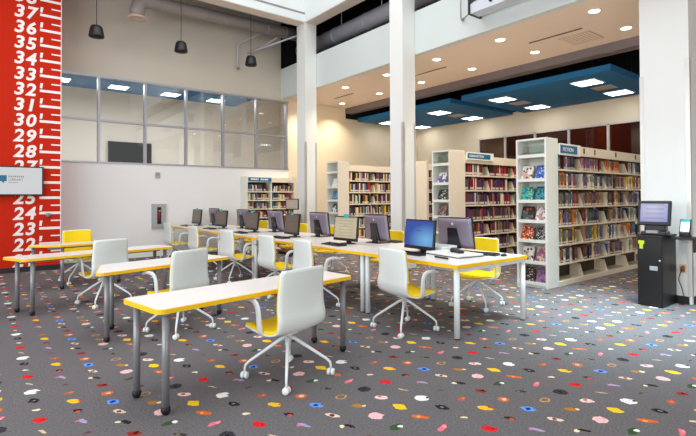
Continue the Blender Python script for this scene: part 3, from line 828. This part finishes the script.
proto.location = (CH[0][0], CH[0][1], 0); proto.rotation_euler = (0, 0, R(CH[0][2]))

# ------------------------------------------------------------------ computers
ZT = .745
def front_monitor(y, x, yaw, scr, label, tab=True):
    """screen faces -X"""
    t = thing('monitor', label, 'monitor', (x, y, ZT), R(yaw), 'computer screens facing the white chairs')
    tilt = R(6)
    def T(m):
        bmesh.ops.transform(m.b, matrix=Matrix.Translation((0, 0, .045)) @ Matrix.Rotation(tilt, 4, 'Y'), verts=m.b.verts); return m
    m = MB(); m.box(-.02, .012, -.258, .258, 0, .36); m.box(.012, .03, -.2, .2, .05, .31); obj('housing', T(m), 'black_plastic', t, bevel=.005)
    m = MB(); m.box(-.023, -.02, -.24, .24, .04, .343); obj('screen', T(m), scr, t)
    m = MB(); m.box(.055, .085, -.04, .04, .01, .25); m.box(.0, .09, -.04, .04, .24, .27); obj('stand', m, 'black_plastic', t)
    m = MB(); m.lathe([(0, 0), (.115, 0), (.115, .008), (.06, .016), (0, .018)], (.05, 0, 0), 24); obj('base', m, 'black_plastic', t)
    if tab:
        m = MB(); m.box(-.026, -.019, -.05, .05, .335, .385); obj('number_tab', T(m), 'teal', t)
    return t
FM = [(3.94, 4.20, -4, 'scr_blue', 'black computer screen showing a plain blue desktop', False),
      (5.40, 4.20, 3, 'scr_doc', 'black computer screen showing a pale document under a teal tab', True),
      (6.94, 4.22, -4, 'scr_dim', 'computer screen with a teal tab, third along the white chairs', True),
      (8.45, 4.22, 1, 'scr_dim', 'computer screen with a teal tab, fourth along the white chairs', True),
      (10.0, 4.24, 5, 'scr_dim', 'computer screen with a teal tab, fifth along the white chairs', True),
      (11.5, 4.24, 3, 'scr_dim', 'computer screen with a teal tab, last one before the extinguisher cabinet wall', True)]
for a in FM: front_monitor(*a)
def back_monitor(y, x, yaw, label):
    """we see its back; its screen faces +X"""
    t = thing('desktop_computer', label, 'computer', (x, y, ZT), R(yaw), 'computers turned to the yellow chairs')
    def T(m):
        bmesh.ops.transform(m.b, matrix=Matrix.Translation((0, 0, .05)) @ Matrix.Rotation(R(-7), 4, 'Y'), verts=m.b.verts); return m
    G = []
    for i in range(9):
        z = .365 * i / 8
        row = []
        for j in range(13):
            tt = -1 + 2 * j / 12; v = -1 + 2 * i / 8
            row.append((-.03 * (1 - tt * tt) * (1 - .6 * v * v), tt * (.262 - .006 * v), z))
        G.append(row)
    m = MB(); m.sheet(G, .022, True); obj('back_shell', T(m), 'aio', t)
    m = MB(); m.box(.018, .032, -.272, .272, -.006, .375); obj('bezel', T(m), 'black_plastic', t, bevel=.004)
    m = MB(); m.box(.032, .034, -.25, .25, .03, .355); obj('screen', T(m), 'scr_dim', t)
    m = MB()
    m.prism([(-.10, 0), (.10, 0), (.085, .10), (.075, .25), (-.06, .25), (-.085, .10)], -.046, -.028, 'x'); obj('stand_neck', T(m), 'aio_dark', t)
    m = MB(); m.box(-.055, -.035, -.055, .055, 0.008, .14); m.prism([(-.11, -.13), (.13, -.15), (.13, .15), (-.11, .13)], 0, .012); obj('stand', m, 'aio_dark', t)
    m = MB(); m.lathe([(0, -.0), (.016, 0), (.016, .003), (0, .003)], (0, 0, 0), 14)
    bmesh.ops.transform(m.b, matrix=Matrix.Translation((-.034, 0, .30)) @ Matrix.Rotation(-PI / 2, 4, 'Y'), verts=m.b.verts); obj('badge', T(m), 'duct_white', t)
    return t
BM = [(3.75, 'pewter computer seen from behind, beside the white scanner at the end of the tables', 0), (5.22, 'pewter computer seen from behind, second from the camera end of the tables', -2),
      (6.72, 'pewter computer seen from behind, third from the camera end of the tables', 2), (8.25, 'pewter computer seen from behind, fourth from the camera end of the tables', 4),
      (9.72, 'pewter computer seen from behind, fifth from the camera end of the tables', 3), (11.36, 'pewter computer seen from behind, last one before the back wall', 4)]
for y, l, yw in BM: back_monitor(y, 4.66, yw, l)
def keyboard(x, y, a, label, z=ZT):
    t = thing('keyboard', label, 'keyboard', (x, y, z), R(a), 'black keyboards')
    m = MB(); m.prism([(-.075, 0), (.075, 0), (.075, .024), (-.075, .012)], -.225, .225, 'y'); obj('body', m, 'black_plastic', t, bevel=.003)
    m = MB()
    for r_ in range(5):
        for k in range(14):
            m.box(-.062 + r_ * .026, -.040 + r_ * .026, -.21 + k * .03, -.184 + k * .03, .0135 + r_ * .002, .019 + r_ * .0022)
    obj('keys', m, 'aio_dark', t)
KW = ['the blue screen', 'the pale document screen', 'the third screen along the white chairs', 'the fourth screen along the white chairs', 'the fifth screen along the white chairs', 'the last screen before the back wall']
for i, (y, x, *_r) in enumerate(FM):
    keyboard(3.97 if i else 4.02, y - .02, random.uniform(-5, 5), 'black keyboard lying in front of ' + KW[i])
for i, (y, l, yw) in enumerate(BM[1:4]):
    keyboard(4.90, y, 0, 'black keyboard on the far side, below the %s pewter computer from the end' % ORD[i + 1])
# scanner group at the near end
t = thing('flatbed_scanner', 'flat white scanner with a grey edge at the end of the computer tables', 'scanner', (4.14, 3.36, ZT), R(-8))
m = MB(); m.prism(rounded([(-.19, -.27), (.19, -.27), (.19, .27), (-.19, .27)], .03), 0, .035); obj('body', m, 'scanner_white', t)
m = MB(); m.prism(rounded([(-.194, -.274), (.194, -.274), (.194, .274), (-.194, .274)], .03), .034, .043); obj('seam', m, 'aio_dark', t)
m = MB(); m.prism(rounded([(-.19, -.27), (.19, -.27), (.19, .27), (-.19, .27)], .03), .041, .062); obj('lid', m, 'scanner_white', t, bevel=.006)
m = MB(); m.box(-.196, -.19, -.12, .1, .008, .028); obj('button_strip', m, 'black_plastic', t)
t = thing('document_printer', 'low white printer with black top controls behind the flat scanner', 'printer', (4.52, 3.60 - .03, ZT), R(6))
t.location = (4.44, 3.86, ZT)
m = MB(); m.prism(rounded([(-.15, -.2), (.15, -.2), (.15, .2), (-.15, .2)], .03), 0, .085); obj('body', m, 'scanner_white', t, bevel=.008)
m = MB(); m.box(-.12, .1, -.15, .1, .085, .092); obj('top_tray', m, 'duct_white', t)
t = thing('barcode_reader', 'black hand scanner lying on top of the flat white scanner', 'barcode scanner', (4.14, 3.32, ZT + .0625), R(70))
m = MB(); m.prism([(-.1, 0), (.07, 0), (.1, .03), (.06, .05), (-.02, .035), (-.1, .028)], -.035, .035, 'y'); obj('body', m, 'black_plastic', t, bevel=.008)
m = MB(); m.box(.02, .075, -.045, .045, .0, .04); obj('head', m, 'black_plastic', t, bevel=.008)
t = thing('keyboard_tray', 'black keyboard lying across the white scanner at the end of the tables', 'keyboard', (4.62, 3.36, ZT), R(14))
m = MB(); m.prism([(-.075, 0), (.075, 0), (.075, .024), (-.075, .014)], -.21, .21, 'y'); obj('body', m, 'black_plastic', t, bevel=.003)
m = MB()
for r_ in range(5):
    for k in range(13): m.box(-.062 + r_ * .026, -.040 + r_ * .026, -.195 + k * .03, -.169 + k * .03, .0155 + r_ * .002, .021 + r_ * .002)
obj('keys', m, 'aio_dark', t)
t.name = 'keyboard'; t['label'] = 'black keyboard beside the white scanner, under the nearest pewter computer'
t = thing('computer_mouse', 'small black mouse beside the white scanner at the table end', 'mouse', (4.70, 3.10, ZT), R(20))
m = MB(); m.lathe([(0, 0), (.03, 0), (.034, .012), (.026, .026), (0, .034)], seg=14)
bmesh.ops.scale(m.b, vec=(1.6, 1, 1), verts=m.b.verts); obj('body', m, 'black_plastic', t)
m = MB(); m.box(.012, .03, -.004, .004, .024, .031); obj('scroll_wheel', m, 'duct', t)

# catalogue terminal beside the corner column
t = thing('catalog_terminal', 'small catalogue screen on a pole beside the corner column, before the back wall shelves', 'screen', (6.05, 9.9, 0), R(0))
m = MB(); m.lathe([(0, 0), (.2, 0), (.2, .015), (.03, .03), (0, .03)], seg=20); obj('base', m, 'black_plastic', t)
m = MB(); m.tube([(0, 0, .03), (0, 0, 1.3)], .02, 10); obj('pole', m, 'black_plastic', t)
m = MB(); m.box(-.03, .01, -.17, .17, 1.13, 1.40)
bmesh.ops.transform(m.b, matrix=Matrix.Rotation(R(35), 4, 'Z'), verts=m.b.verts); obj('housing', m, 'black_plastic', t)
m = MB(); m.box(-.034, -.03, -.15, .15, 1.155, 1.38)
bmesh.ops.transform(m.b, matrix=Matrix.Rotation(R(35), 4, 'Z'), verts=m.b.verts); obj('screen', m, 'scr_cat', t)
t = thing('side_cabinet', 'brown wooden cabinet beside the corner column behind the computers', 'cabinet', (6.22, 10.4, 0))
m = MB(); m.box(-.2, .2, -.2, .2, .06, .98); obj('body', m, 'brown_wood', t, bevel=.006)
m = MB(); m.box(-.22, .22, -.22, .22, .98, 1.0); obj('top', m, 'lam_white', t)
m = MB(); m.box(-.18, .18, -.18, .18, 0, .06); obj('plinth', m, 'black_lam', t)

# ------------------------------------------------------------------ bookcases
SH = [.086, .395, .70, 1.005, 1.31, 1.615, 1.915]       # shelf tops: base and five shelves, last is the canopy underside region
SH = [.075, .355, .655, .955, 1.26, 1.56, 1.86]
def range_case(name_label, X0, Y0, W, PD, bays, display=True, top=2.34, canopy=2.26, sign=None, end_mat='shelf_white', panel_mat='shelf_white'):
    """free-standing run of shelving along +X; the face towards -Y; X0 the end that faces the tables"""
    t = thing('bookcase', name_label, 'bookcase', (X0, Y0, 0))
    xb0 = PD
    xe = bays[-1] - X0
    if display:
        m = MB(); m.box(0, PD, 0, .03, 0, top); obj('end_panel', m, panel_mat, t, bevel=.004)
        m = MB(); m.box(0, PD, W - .03, W, 0, top); obj('end_panel', m, end_mat, t, bevel=.004)
        m = MB(); m.box(PD - .02, PD, .03, W - .03, 0, top); obj('end_back', m, end_mat, t)
        m = MB(); m.box(0, PD - .02, .03, W - .03, top - .03, top); obj('end_top', m, end_mat, t)
        for z in (.06, .385, .72, 1.03, 1.345, 1.68, 2.06):
            m = MB(); m.box(.005, PD - .02, .03, W - .03, z - .012, z + .012); m.box(.002, .012, .03, W - .03, z - .022, z + .03); obj('display_shelf', m, end_mat, t)
        m = MB(); m.box(.02, PD - .02, .03, W - .03, 0, .048); obj('plinth', m, end_mat, t)
    else:
        m = MB(); m.box(0, PD, 0, W, 0, top); obj('end_panel', m, panel_mat, t, bevel=.004)
    m = MB(); m.box(xb0, xe, W / 2 - .01, W / 2 + .01, .08, canopy - .05); obj('centre_back', m, 'shelf_back', t)
    m = MB(); m.box(xb0, xe, 0.0, W, 0, .075); obj('base', m, 'shelf', t)
    bl = [b - X0 for b in bays]
    m = MB()
    m.box(xb0, xe, .0, W, canopy - .025, canopy); m.box(xb0, xe, -.005, .015, canopy - .16, canopy); m.box(xb0, xe, W - .015, W + .005, canopy - .16, canopy)
    obj('canopy', m, 'shelf', t)
    m = MB(); m.box(xb0, xe, .005, .02, canopy - .185, canopy - .165); obj('canopy_shadow_strip', m, 'shelf_back', t)  # solid dark strip drawn as the shadow line under the canopy
    for a, b in zip([xb0] + bl[:-1], bl):
        for z in SH[1:]:
            m = MB(); m.box(a + .004, b - .004, .01, W - .01, z - .02, z); m.box(a + .004, b - .004, .0, .014, z - .024, z + .004); obj('shelf_board', m, 'shelf', t)
    for b in bl:
        m = MB(); m.box(b - .012, b + .012, W / 2 - .03, W / 2 + .03, .075, canopy - .03); obj('upright', m, 'shelf', t)
    for b in bl[:-1] if len(bl) > 1 else bl:
        for z in SH:
            m = MB(); m.prism([(.012, z), (W / 2 - .03, z), (W / 2 - .03, z + .20), (.07, z + .20)], b - .006, b + .006, 'x'); obj('shelf_bracket', m, 'shelf', t)
    if sign:
        txt, x0, x1, z0, z1 = sign
        s = B(x0 - X0, x1 - X0 + .12, -.03, -.006, z0 - .03, z1 + .025)
        s = obj('sign_holder', s, 'acrylic_white', t) if 'acrylic_white' in M else obj('sign_holder', s, 'paper', t)
        q = obj('sign', B(x0 - X0 + .01, x1 - X0, -.034, -.03, z0, z1), 'sign_blue', t)
        h = (z1 - z0)
        text_mesh('lettering', txt[0], h * txt[1], 'white_vinyl', q, (x0 - X0 + .01 + txt[2], -.035, z0 + h * .26), (1, 0, 0), (0, 0, 1), bold=.0012, ext=.0006, kern=1.05)
    return t
# fiction
F_X, F_Y, F_W, F_PD = 6.83, 3.75, .515, .36
F_B = [8.03, 8.95, 9.87, 10.79]
fic = range_case('tall white bookcase under the blue FICTION sign, its display end towards the tables', F_X, F_Y, F_W, F_PD, F_B, sign=(('FICTION', .66, .07), 7.20, 7.76, 2.115, 2.245), panel_mat='shelf_white')
for x in (8.05, 8.45, 9.3, 10.2):
    m = MB(); m.box(x - F_X - .02, x - F_X + .02, -.012, -.005, 2.15, 2.235); obj('label_clip', m, 'shelf_back', fic)
U_X, U_Y = 7.10, 5.85
U_B = [8.40, 9.32, 10.24, 11.1]
range_case('cream bookcase with the longer blue sign, directly behind the FICTION bookcase', U_X, U_Y, .45, .47, U_B, sign=(('URBAN FICTION', .62, .05), 7.60, 8.37, 2.20, 2.30), panel_mat='panel_tan')
T_X, T_Y = 8.76, 7.95
range_case('bookcase with a plain tan end, just showing beside the second column', T_X, T_Y, .43, .08, [9.7, 10.6], display=False, panel_mat='panel_tan')
L_X, L_Y = 7.05, 9.35
L_B = [8.30, 9.22, 10.14, 11.06]
range_case('low lit bookcase seen between the two slim columns', L_X, L_Y, .5, .35, L_B, panel_mat='panel_tan')
# back wall shelving
t = thing('wall_bookcase', 'bookcase against the back wall under the glazing, with a small blue sign', 'bookcase', (5.66, YB - .01, 0))
m = MB(); m.box(0, .06, -.32, 0, 0, 2.02); obj('end_panel', m, 'shelf_white', t)
m = MB(); m.box(1.52, 1.58, -.32, 0, 0, 2.02); obj('end_panel', m, 'panel_tan', t)
m = MB(); m.box(.06, 1.52, -.02, 0, 0, 1.95); obj('centre_back', m, 'shelf_back', t)
m = MB(); m.box(.06, 1.52, -.32, 0, 1.96, 1.99); m.box(.06, 1.52, -.325, -.30, 1.86, 1.99); obj('canopy', m, 'shelf', t)
m = MB(); m.box(.06, 1.52, -.32, 0, 0, .1); obj('base', m, 'shelf', t)
WS = [.10, .36, .63, .89, 1.13, 1.37, 1.61]
for z in WS[1:]: obj('shelf_board', B(.06, 1.52, -.31, -.02, z - .03, z), 'shelf', t)
obj('upright', B(.77, .81, -.30, -.02, .1, 1.96), 'shelf', t)
q = obj('sign', B(.07, .77, -.345, -.326, 1.885, 1.99), 'sign_blue', t)
m = MB()
for a, b in ((.14, .20), (.21, .26), (.27, .33), (.34, .37), (.43, .48), (.49, .53), (.55, .60), (.61, .66)): m.box(a, b, -.348, -.345, 1.915, 1.96)
obj('lettering', m, 'white_vinyl', q)

# ------------------------------------------------------------------ books
BC = {'maroon': (104, 26, 30), 'navy': (30, 40, 78), 'black': (26, 24, 26), 'cream': (226, 212, 182), 'brown': (96, 58, 38), 'red': (178, 32, 30), 'orange': (226, 128, 40), 'yellow': (226, 190, 50),
      'green': (58, 92, 60), 'teal': (30, 110, 122), 'purple': (82, 52, 98), 'grey': (132, 130, 132), 'white': (226, 224, 218), 'blue': (50, 92, 156), 'tan': (178, 144, 104), 'pink': (206, 128, 140)}
BCN = list(BC)
WT = [10, 7, 9, 10, 10, 6, 3, 2, 4, 4, 4, 6, 7, 4, 8, 2]
def book_mesh(c):
    m = MB()
    m.box(-.5, .5, 0, 1, 0, 1)                       # cover block, spine towards -Y (y = 0)
    m.mi = 1; m.box(-.40, .40, .03, .985, .985, 1.002)   # page tops
    m.mi = 2; m.box(-.42, .42, -.004, 0, .07, .19)       # call-number label
    m.mi = 3; m.box(-.30, .30, -.003, 0, .45, .85)       # title panel
    me = bpy.data.meshes.new('book'); bmesh.ops.recalc_face_normals(m.b, faces=m.b.faces); m.b.to_mesh(me); m.b.free()
    rgb = BC[c]
    dk = tuple(min(255, int(v * .6 + 70)) if sum(rgb) < 330 else int(v * .55) for v in rgb)
    for x in (mat('book_' + c, rgb, .5, vary=.1, scale=3), M['pages'], M['label_white'], mat('book_title_' + c, dk, .5, vary=.1)): me.materials.append(x)
    return me
BM_ = {c: book_mesh(c) for c in BCN}
count = 0
bay_x = [(F_X + F_PD, F_B[0]), (F_B[0], F_B[1]), (F_B[1], F_B[2]), (F_B[2], F_B[3])]
SW = ['lowest', 'second-lowest', 'third-lowest', 'fourth-lowest', 'third-highest', 'second-highest', 'top']
for bi, (x0, x1) in enumerate(bay_x):
    for si, z in enumerate(SH):
        if si == 0: continue
        rr = random.Random(bi * 31 + si * 7)
        x = x0 + .018; k = 0
        end = x1 - rr.uniform(.15, .30)
        if bi == 3: end = min(end, 10.45)
        fav = rr.choice(BCN)
        while x < end:
            w = rr.choice([.030, .035, .04, .045, .05, .055]) * (1.28 if bi > 1 else 1.12)
            h = rr.uniform(.205, .258); d = rr.uniform(.145, .175)
            c = fav if rr.random() < .22 else rr.choices(BCN, WT)[0]
            if rr.random() < .045: x += rr.uniform(.05, .10); continue
            o = bpy.data.objects.new('book', BM_[c]); COL.objects.link(o)
            o.location = (x + w / 2, F_Y + .02 + rr.uniform(0, .012), z + .0005); o.scale = (w - .0015, d, h)
            tag(o, '%s book, %s from the sign end, bay %s, %s shelf, FICTION bookcase' % (c, ORD[k], ['one', 'two', 'three', 'four'][bi], SW[si]), 'book', 'books on the FICTION bookcase')
            count += 1; k += 1; x += w
print('books', count)
# all other shelved books: too many to count
S = MB(); names = ['maroon', 'purple', 'navy', 'black', 'cream', 'brown', 'red', 'yellow', 'teal', 'grey', 'white', 'tan']
SM = ['book_' + c for c in names] + ['label_white']
def fill(x0, x1, y, z, d, hmin, hmax, wts, rr, gap=.04):
    x = x0 + .01
    while x < x1 - .05:
        w = rr.uniform(.022, .045); h = rr.uniform(hmin, hmax)
        if rr.random() < gap: x += rr.uniform(.04, .12); continue
        S.mi = rr.choices(range(12), wts)[0]; S.box(x, x + w - .001, y, y + d, z + .0005, z + h)
        if rr.random() < .8:
            S.mi = 12; S.box(x + .002, x + w - .003, y - .003, y, z + .02, z + .062)
        x += w
dark = [16, 14, 6, 14, 3, 8, 9, 1, 2, 3, 4, 3]; mixed = [8, 5, 8, 9, 8, 10, 5, 5, 7, 6, 7, 7]
for (X0, PD, bays, y, wts, seed) in ((U_X, .47, U_B, U_Y + .02, dark, 1), (T_X, .08, [9.7, 10.6], T_Y + .02, dark, 2), (L_X, .35, L_B, L_Y + .02, mixed, 3)):
    rr = random.Random(seed); xs = [X0 + PD] + bays
    for a, b in zip(xs, xs[1:]):
        for z in SH[1:]: fill(a + .012, b - rr.uniform(.05, .22), y, z, .16, 0.20, .26, wts, rr)
rr = random.Random(9)
for z in WS[1:]:
    fill(5.73, 6.43 - rr.uniform(0, .12), YB - .30, z, .2, .14, .19, mixed, rr); fill(6.49, 7.16 - rr.uniform(0, .12), YB - .30, z, .2, .14, .19, mixed, rr)
o = obj('shelved_books', S, SM); tag(o, 'rows of books filling the bookcases behind the FICTION bookcase', 'books'); o['kind'] = 'stuff'

# face-out books on the display ends (face -X)
def cover_mat(name, a, b, c, scale):
    m = bpy.data.materials.new(name); t = NT(m)
    g = t.coord('Generated')
    n = t.n.new('ShaderNodeTexVoronoi'); n.inputs['Scale'].default_value = scale; t.l.new(g, n.inputs['Vector'])
    f1 = t.noise(g, scale * .7, 1.0)
    col = t.mix(t.m('GREATER_THAN', f1, .5), lin(a), lin(b))
    col = t.mix(t.m('LESS_THAN', n.outputs['Distance'], .30), col, lin(c))
    t.l.new(col, t.bsdf.inputs['Base Color']); t.bsdf.inputs['Roughness'].default_value = .35
    return m
def face_book(x, y, z, w, h, cols, label, seed):
    t = thing('display_book', label, 'book', (x, y, z), R(seed % 5 - 2), 'books standing face out on the bookcase ends')
    T_ = Matrix.Rotation(R(20), 4, 'Y')
    m = MB(); m.box(-.012, .012, -w / 2, w / 2, 0, h); bmesh.ops.transform(m.b, matrix=T_, verts=m.b.verts)
    obj('cover', m, cover_mat('cover_%d' % seed, *cols, 3.0 + seed % 4), t)
    m = MB(); m.box(-.009, .009, -w / 2 + .004, w / 2 - .004, h - .002, h + .002); bmesh.ops.transform(m.b, matrix=T_, verts=m.b.verts)
    obj('pages', m, 'pages', t)
DZ = [.072, .397, .732, 1.042, 1.357, 1.692]
W_, K_, G_ = (232, 228, 222), (30, 28, 32), (120, 120, 124)
FB = [  # level, side(0 left in view),colours,label
    (5, 0, (W_, (206, 170, 150), (96, 52, 40)), 'white display book with brown blotches, top row of the FICTION display end'),
    (5, 1, ((70, 110, 190), (40, 70, 140), (200, 215, 235)), 'blue display book on the top row of the FICTION display end'),
    (4, 0, ((40, 170, 170), (20, 120, 130), (200, 220, 60)), 'teal and lime display book, second row of the FICTION display end'),
    (4, 1, ((30, 140, 160), (40, 60, 70), (90, 190, 190)), 'dark teal display book, second row of the FICTION display end'),
    (3, 0, (K_, (30, 90, 90), (190, 80, 40)), 'black display book with orange spots, third row of the FICTION display end'),
    (3, 1, (W_, (190, 150, 150), (140, 50, 70)), 'white display book with red marks, third row of the FICTION display end'),
    (2, 0, ((220, 96, 40), (120, 50, 30), W_), 'orange display book on the fourth row of the FICTION display end'),
    (2, 1, (K_, G_, W_), 'black and grey display book, fourth row of the FICTION display end'),
    (1, 0, (W_, (200, 180, 160), (70, 50, 60)), 'pale display book with dark blotches, fifth row of the FICTION display end'),
    (1, 1, ((150, 100, 140), (220, 190, 170), (190, 80, 60)), 'mauve display book on the fifth row of the FICTION display end'),
    (0, 0, (K_, (60, 50, 50), (222, 206, 176)), 'black display book with cream spots, bottom row of the FICTION display end'),
    (0, 1, ((160, 120, 170), (110, 80, 130), (220, 110, 80)), 'purple display book on the bottom row of the FICTION display end')]
for i, (lv, sd, cols, l) in enumerate(FB):
    face_book(F_X + .07, F_Y + (.375, .145)[sd], DZ[lv], (.20, .17)[sd], .235, cols, l, i)
for i, (lv, cols, l) in enumerate(((5, (W_, (110, 90, 160), (70, 60, 130)), 'white and violet display book on the end of the bookcase behind FICTION, top row'),
                                   (4, (K_, (60, 90, 80), W_), 'dark display book with a white blotch, bookcase behind FICTION, second row'),
                                   (3, ((70, 64, 70), (150, 120, 110), (226, 170, 140)), 'dark display book with peach spots, bookcase behind FICTION, third row'))):
    face_book(U_X + .07, U_Y + .27, DZ[lv], .20, .23, cols, l, 20 + i)
for i, (lv, cols, l) in enumerate(((5, (W_, (236, 240, 244), (200, 214, 230)), 'white display book on the end of the bookcase between the columns, top row'),
                                   (4, ((50, 140, 190), (30, 70, 120), W_), 'blue display book on the bookcase end between the columns, second row'),
                                   (3, ((60, 80, 90), W_, (40, 110, 150)), 'grey and white display book, bookcase end between the columns, third row'))):
    face_book(L_X + .07, L_Y + .26, DZ[lv], .22, .24, cols, l, 30 + i)
for (x, y, l) in ((F_X + .09, F_Y + .26, 'clear acrylic book holder in the empty top compartment of the FICTION display end'), (U_X + .09, U_Y + .24, 'clear acrylic book holder in the top compartment of the bookcase behind FICTION')):
    t = thing('book_holder', l, 'book holder', (x, y, 2.0725))
    m = MB(); m.box(-.08, .12, -.17, .17, 0, .006); m.box(-.08, -.074, -.17, .17, 0, .05); obj('tray', m, 'acrylic', t)
    m = MB(); m.box(.05, .056, -.17, .17, .006, .16); obj('back_plate', m, 'acrylic', t)

# ------------------------------------------------------------------ kiosk at the wide column
t = thing('kiosk_cabinet', 'tall black cabinet standing against the wide white column', 'cabinet', (6.775, 2.335, 0))
m = MB(); m.box(.012, .50, -.14, .145, .0, .89); obj('body', m, 'black_lam', t)
m = MB(); m.box(-.004, .515, -.15, .155, .89, .918); obj('top', m, 'black_lam', t, bevel=.003)
m = MB(); m.box(0, .012, -.137, .142, .03, .885); d_ = obj('door', m, 'black_lam', t, bevel=.002)
m = MB(); m.lathe([(0, 0), (.012, 0), (.012, .012), (0, .014)], (0, 0, 0), 12)
obj('lock', m, 'guard', d_, loc=(0, -.115, .60), rot=(0, -PI / 2, 0))
obj('name_plate', B(-.004, 0, -.09, -.0, .47, .525), 'cabinet_grey', d_)
m = MB(); m.box(-.003, 0, .06, .13, .80, .845); m.box(-.003, 0, .075, .115, .74, .80); obj('green_sticker', m, 'green_tag', d_)
t = thing('checkout_screen', 'touch screen with a pale lavender display on top of the black cabinet', 'screen', (6.90, 2.32, .918), R(4))
m = MB(); m.box(-.10, .12, -.15, .13, 0, .05); m.box(-.02, .10, -.13, .11, .05, .17); obj('base', m, 'black_plastic', t, bevel=.012)
def T3(m):
    bmesh.ops.transform(m.b, matrix=Matrix.Translation((-.04, 0, .125)) @ Matrix.Rotation(R(12), 4, 'Y'), verts=m.b.verts); return m
m = MB(); m.box(-.01, .035, -.19, .185, 0, .325); obj('housing', T3(m), 'black_plastic', t, bevel=.012)
m = MB(); m.box(-.013, -.01, -.155, .150, .045, .285); obj('screen', T3(m), 'scr_lav', t)
m = MB(); m.box(-.13, -.06, -.07, .06, .03, .06); obj('card_reader', m, 'duct', t)
t = thing('ledge', 'narrow black ledge fixed to the wide column beside the black cabinet', 'shelf', (7.31, 2.05, .862))
obj('board', B(-.29, -.0, -.12, .105, .0, .03), 'black_lam', t); obj('support', B(-.2, 0, -.11, -.09, -.16, 0), 'black_lam', t)
t = thing('card_holder', 'small white card with a teal header in a black holder on the ledge', 'card holder', (7.17, 2.06, .892), R(-4))
m = MB(); m.prism([(-.04, 0), (.06, 0), (.06, .02), (-.02, .07), (-.04, .05)], -.055, .055, 'y'); obj('stand', m, 'black_plastic', t, bevel=.006)
def T4(m):
    bmesh.ops.transform(m.b, matrix=Matrix.Translation((-.02, 0, .05)) @ Matrix.Rotation(R(16), 4, 'Y'), verts=m.b.verts); return m
m = MB(); m.box(0, .012, -.062, .062, 0, .185); obj('back_plate', T4(m), 'black_plastic', t)
m = MB(); m.box(-.004, 0, -.052, .052, .005, .15); obj('card', T4(m), 'paper', t)
m = MB(); m.box(-.004, 0, -.052, .052, .15, .185); obj('header', T4(m), 'teal', t)
t = thing('power_outlet', 'ivory power outlet low on the wide white column', 'outlet', (7.31, 2.125, .40))
obj('plate', B(-.008, 0, -.04, .04, 0, .12), 'plate_ivory', t, bevel=.002); obj('socket', B(-.012, -.008, -.018, .018, .02, .10), 'brown_wood', t)
t = thing('power_plug', 'dark plug with a thin cord hanging from the ivory outlet', 'cord', (7.29, 2.125, .44))
obj('plug', B(-.03, .008, -.02, .02, 0, .045), 'brown_wood', t)
m = MB(); m.tube(catmull([(-.03, 0, .02), (-.06, .01, -.03), (-.055, .03, -.12), (-.05, .0, -.22), (-.06, -.02, -.32), (-.055, -.015, -.432), (-.04, .03, -.434), (-.03, .1, -.434)], 4), .006, 6); obj('cord', m, 'black_plastic', t)

# ------------------------------------------------------------------ light
w = bpy.data.worlds.new('sky'); scn.world = w; w.use_nodes = True
bg = w.node_tree.nodes['Background']; bg.inputs[0].default_value = (.93, .96, 1.0, 1); bg.inputs[1].default_value = .48
def area(name, loc, target, sx, sy, energy, color, spread=180):
    l = bpy.data.lights.new(name, 'AREA'); l.shape = 'RECTANGLE'; l.size = sx; l.size_y = sy; l.energy = energy; l.color = color; l.spread = R(spread)
    o = bpy.data.objects.new(name, l); COL.objects.link(o); o.location = loc
    o.rotation_euler = (Vector(target) - Vector(loc)).to_track_quat('-Z', 'Y').to_euler(); return o
area('skylight_daylight', (2.0, 4.5, 8.4), (2.0, 4.6, 0), 8, 9, 480, (.95, .98, 1.0))
area('facade_daylight', (-5.2, 3.0, 2.6), (5, 6.0, 2.2), 9, 3.8, 560, (.93, .97, 1.0))
area('front_warm_fill', (3.0, -4.6, 2.1), (4.0, 6.0, 1.8), 7, 1.6, 170, (1.0, .95, .89))  # unseen warm fill added from the camera side
area('floor_patch_light', (5.2, 0.8, 8.3), (6.0, 2.3, 0), 1.6, 1.6, 75, (.62, .88, 1.0), 30)  # narrow overhead lamp added to lay the bluish patch on the floor
area('meeting_room_lamps', (3.5, 13.4, 4.40), (3.5, 13.6, 0), 6, 1.2, 170, (1.0, .97, .92))

area('office_fill', (13.5, 6.5, 4.4), (13.5, 6.5, 0), .8, 7, 110, (1.0, .90, .80))  # added lamp that brightens the backing behind the dark panes
scn.view_settings.view_transform = 'Standard'; scn.view_settings.look = 'None'
scn.view_settings.gamma = 1.0; scn.view_settings.use_curve_mapping = False
scn.view_settings.exposure = 0.0
scn.cycles.use_denoising = True
scn.cycles.max_bounces = 8; scn.cycles.diffuse_bounces = 4; scn.cycles.transparent_max_bounces = 12
bpy.context.view_layer.update()
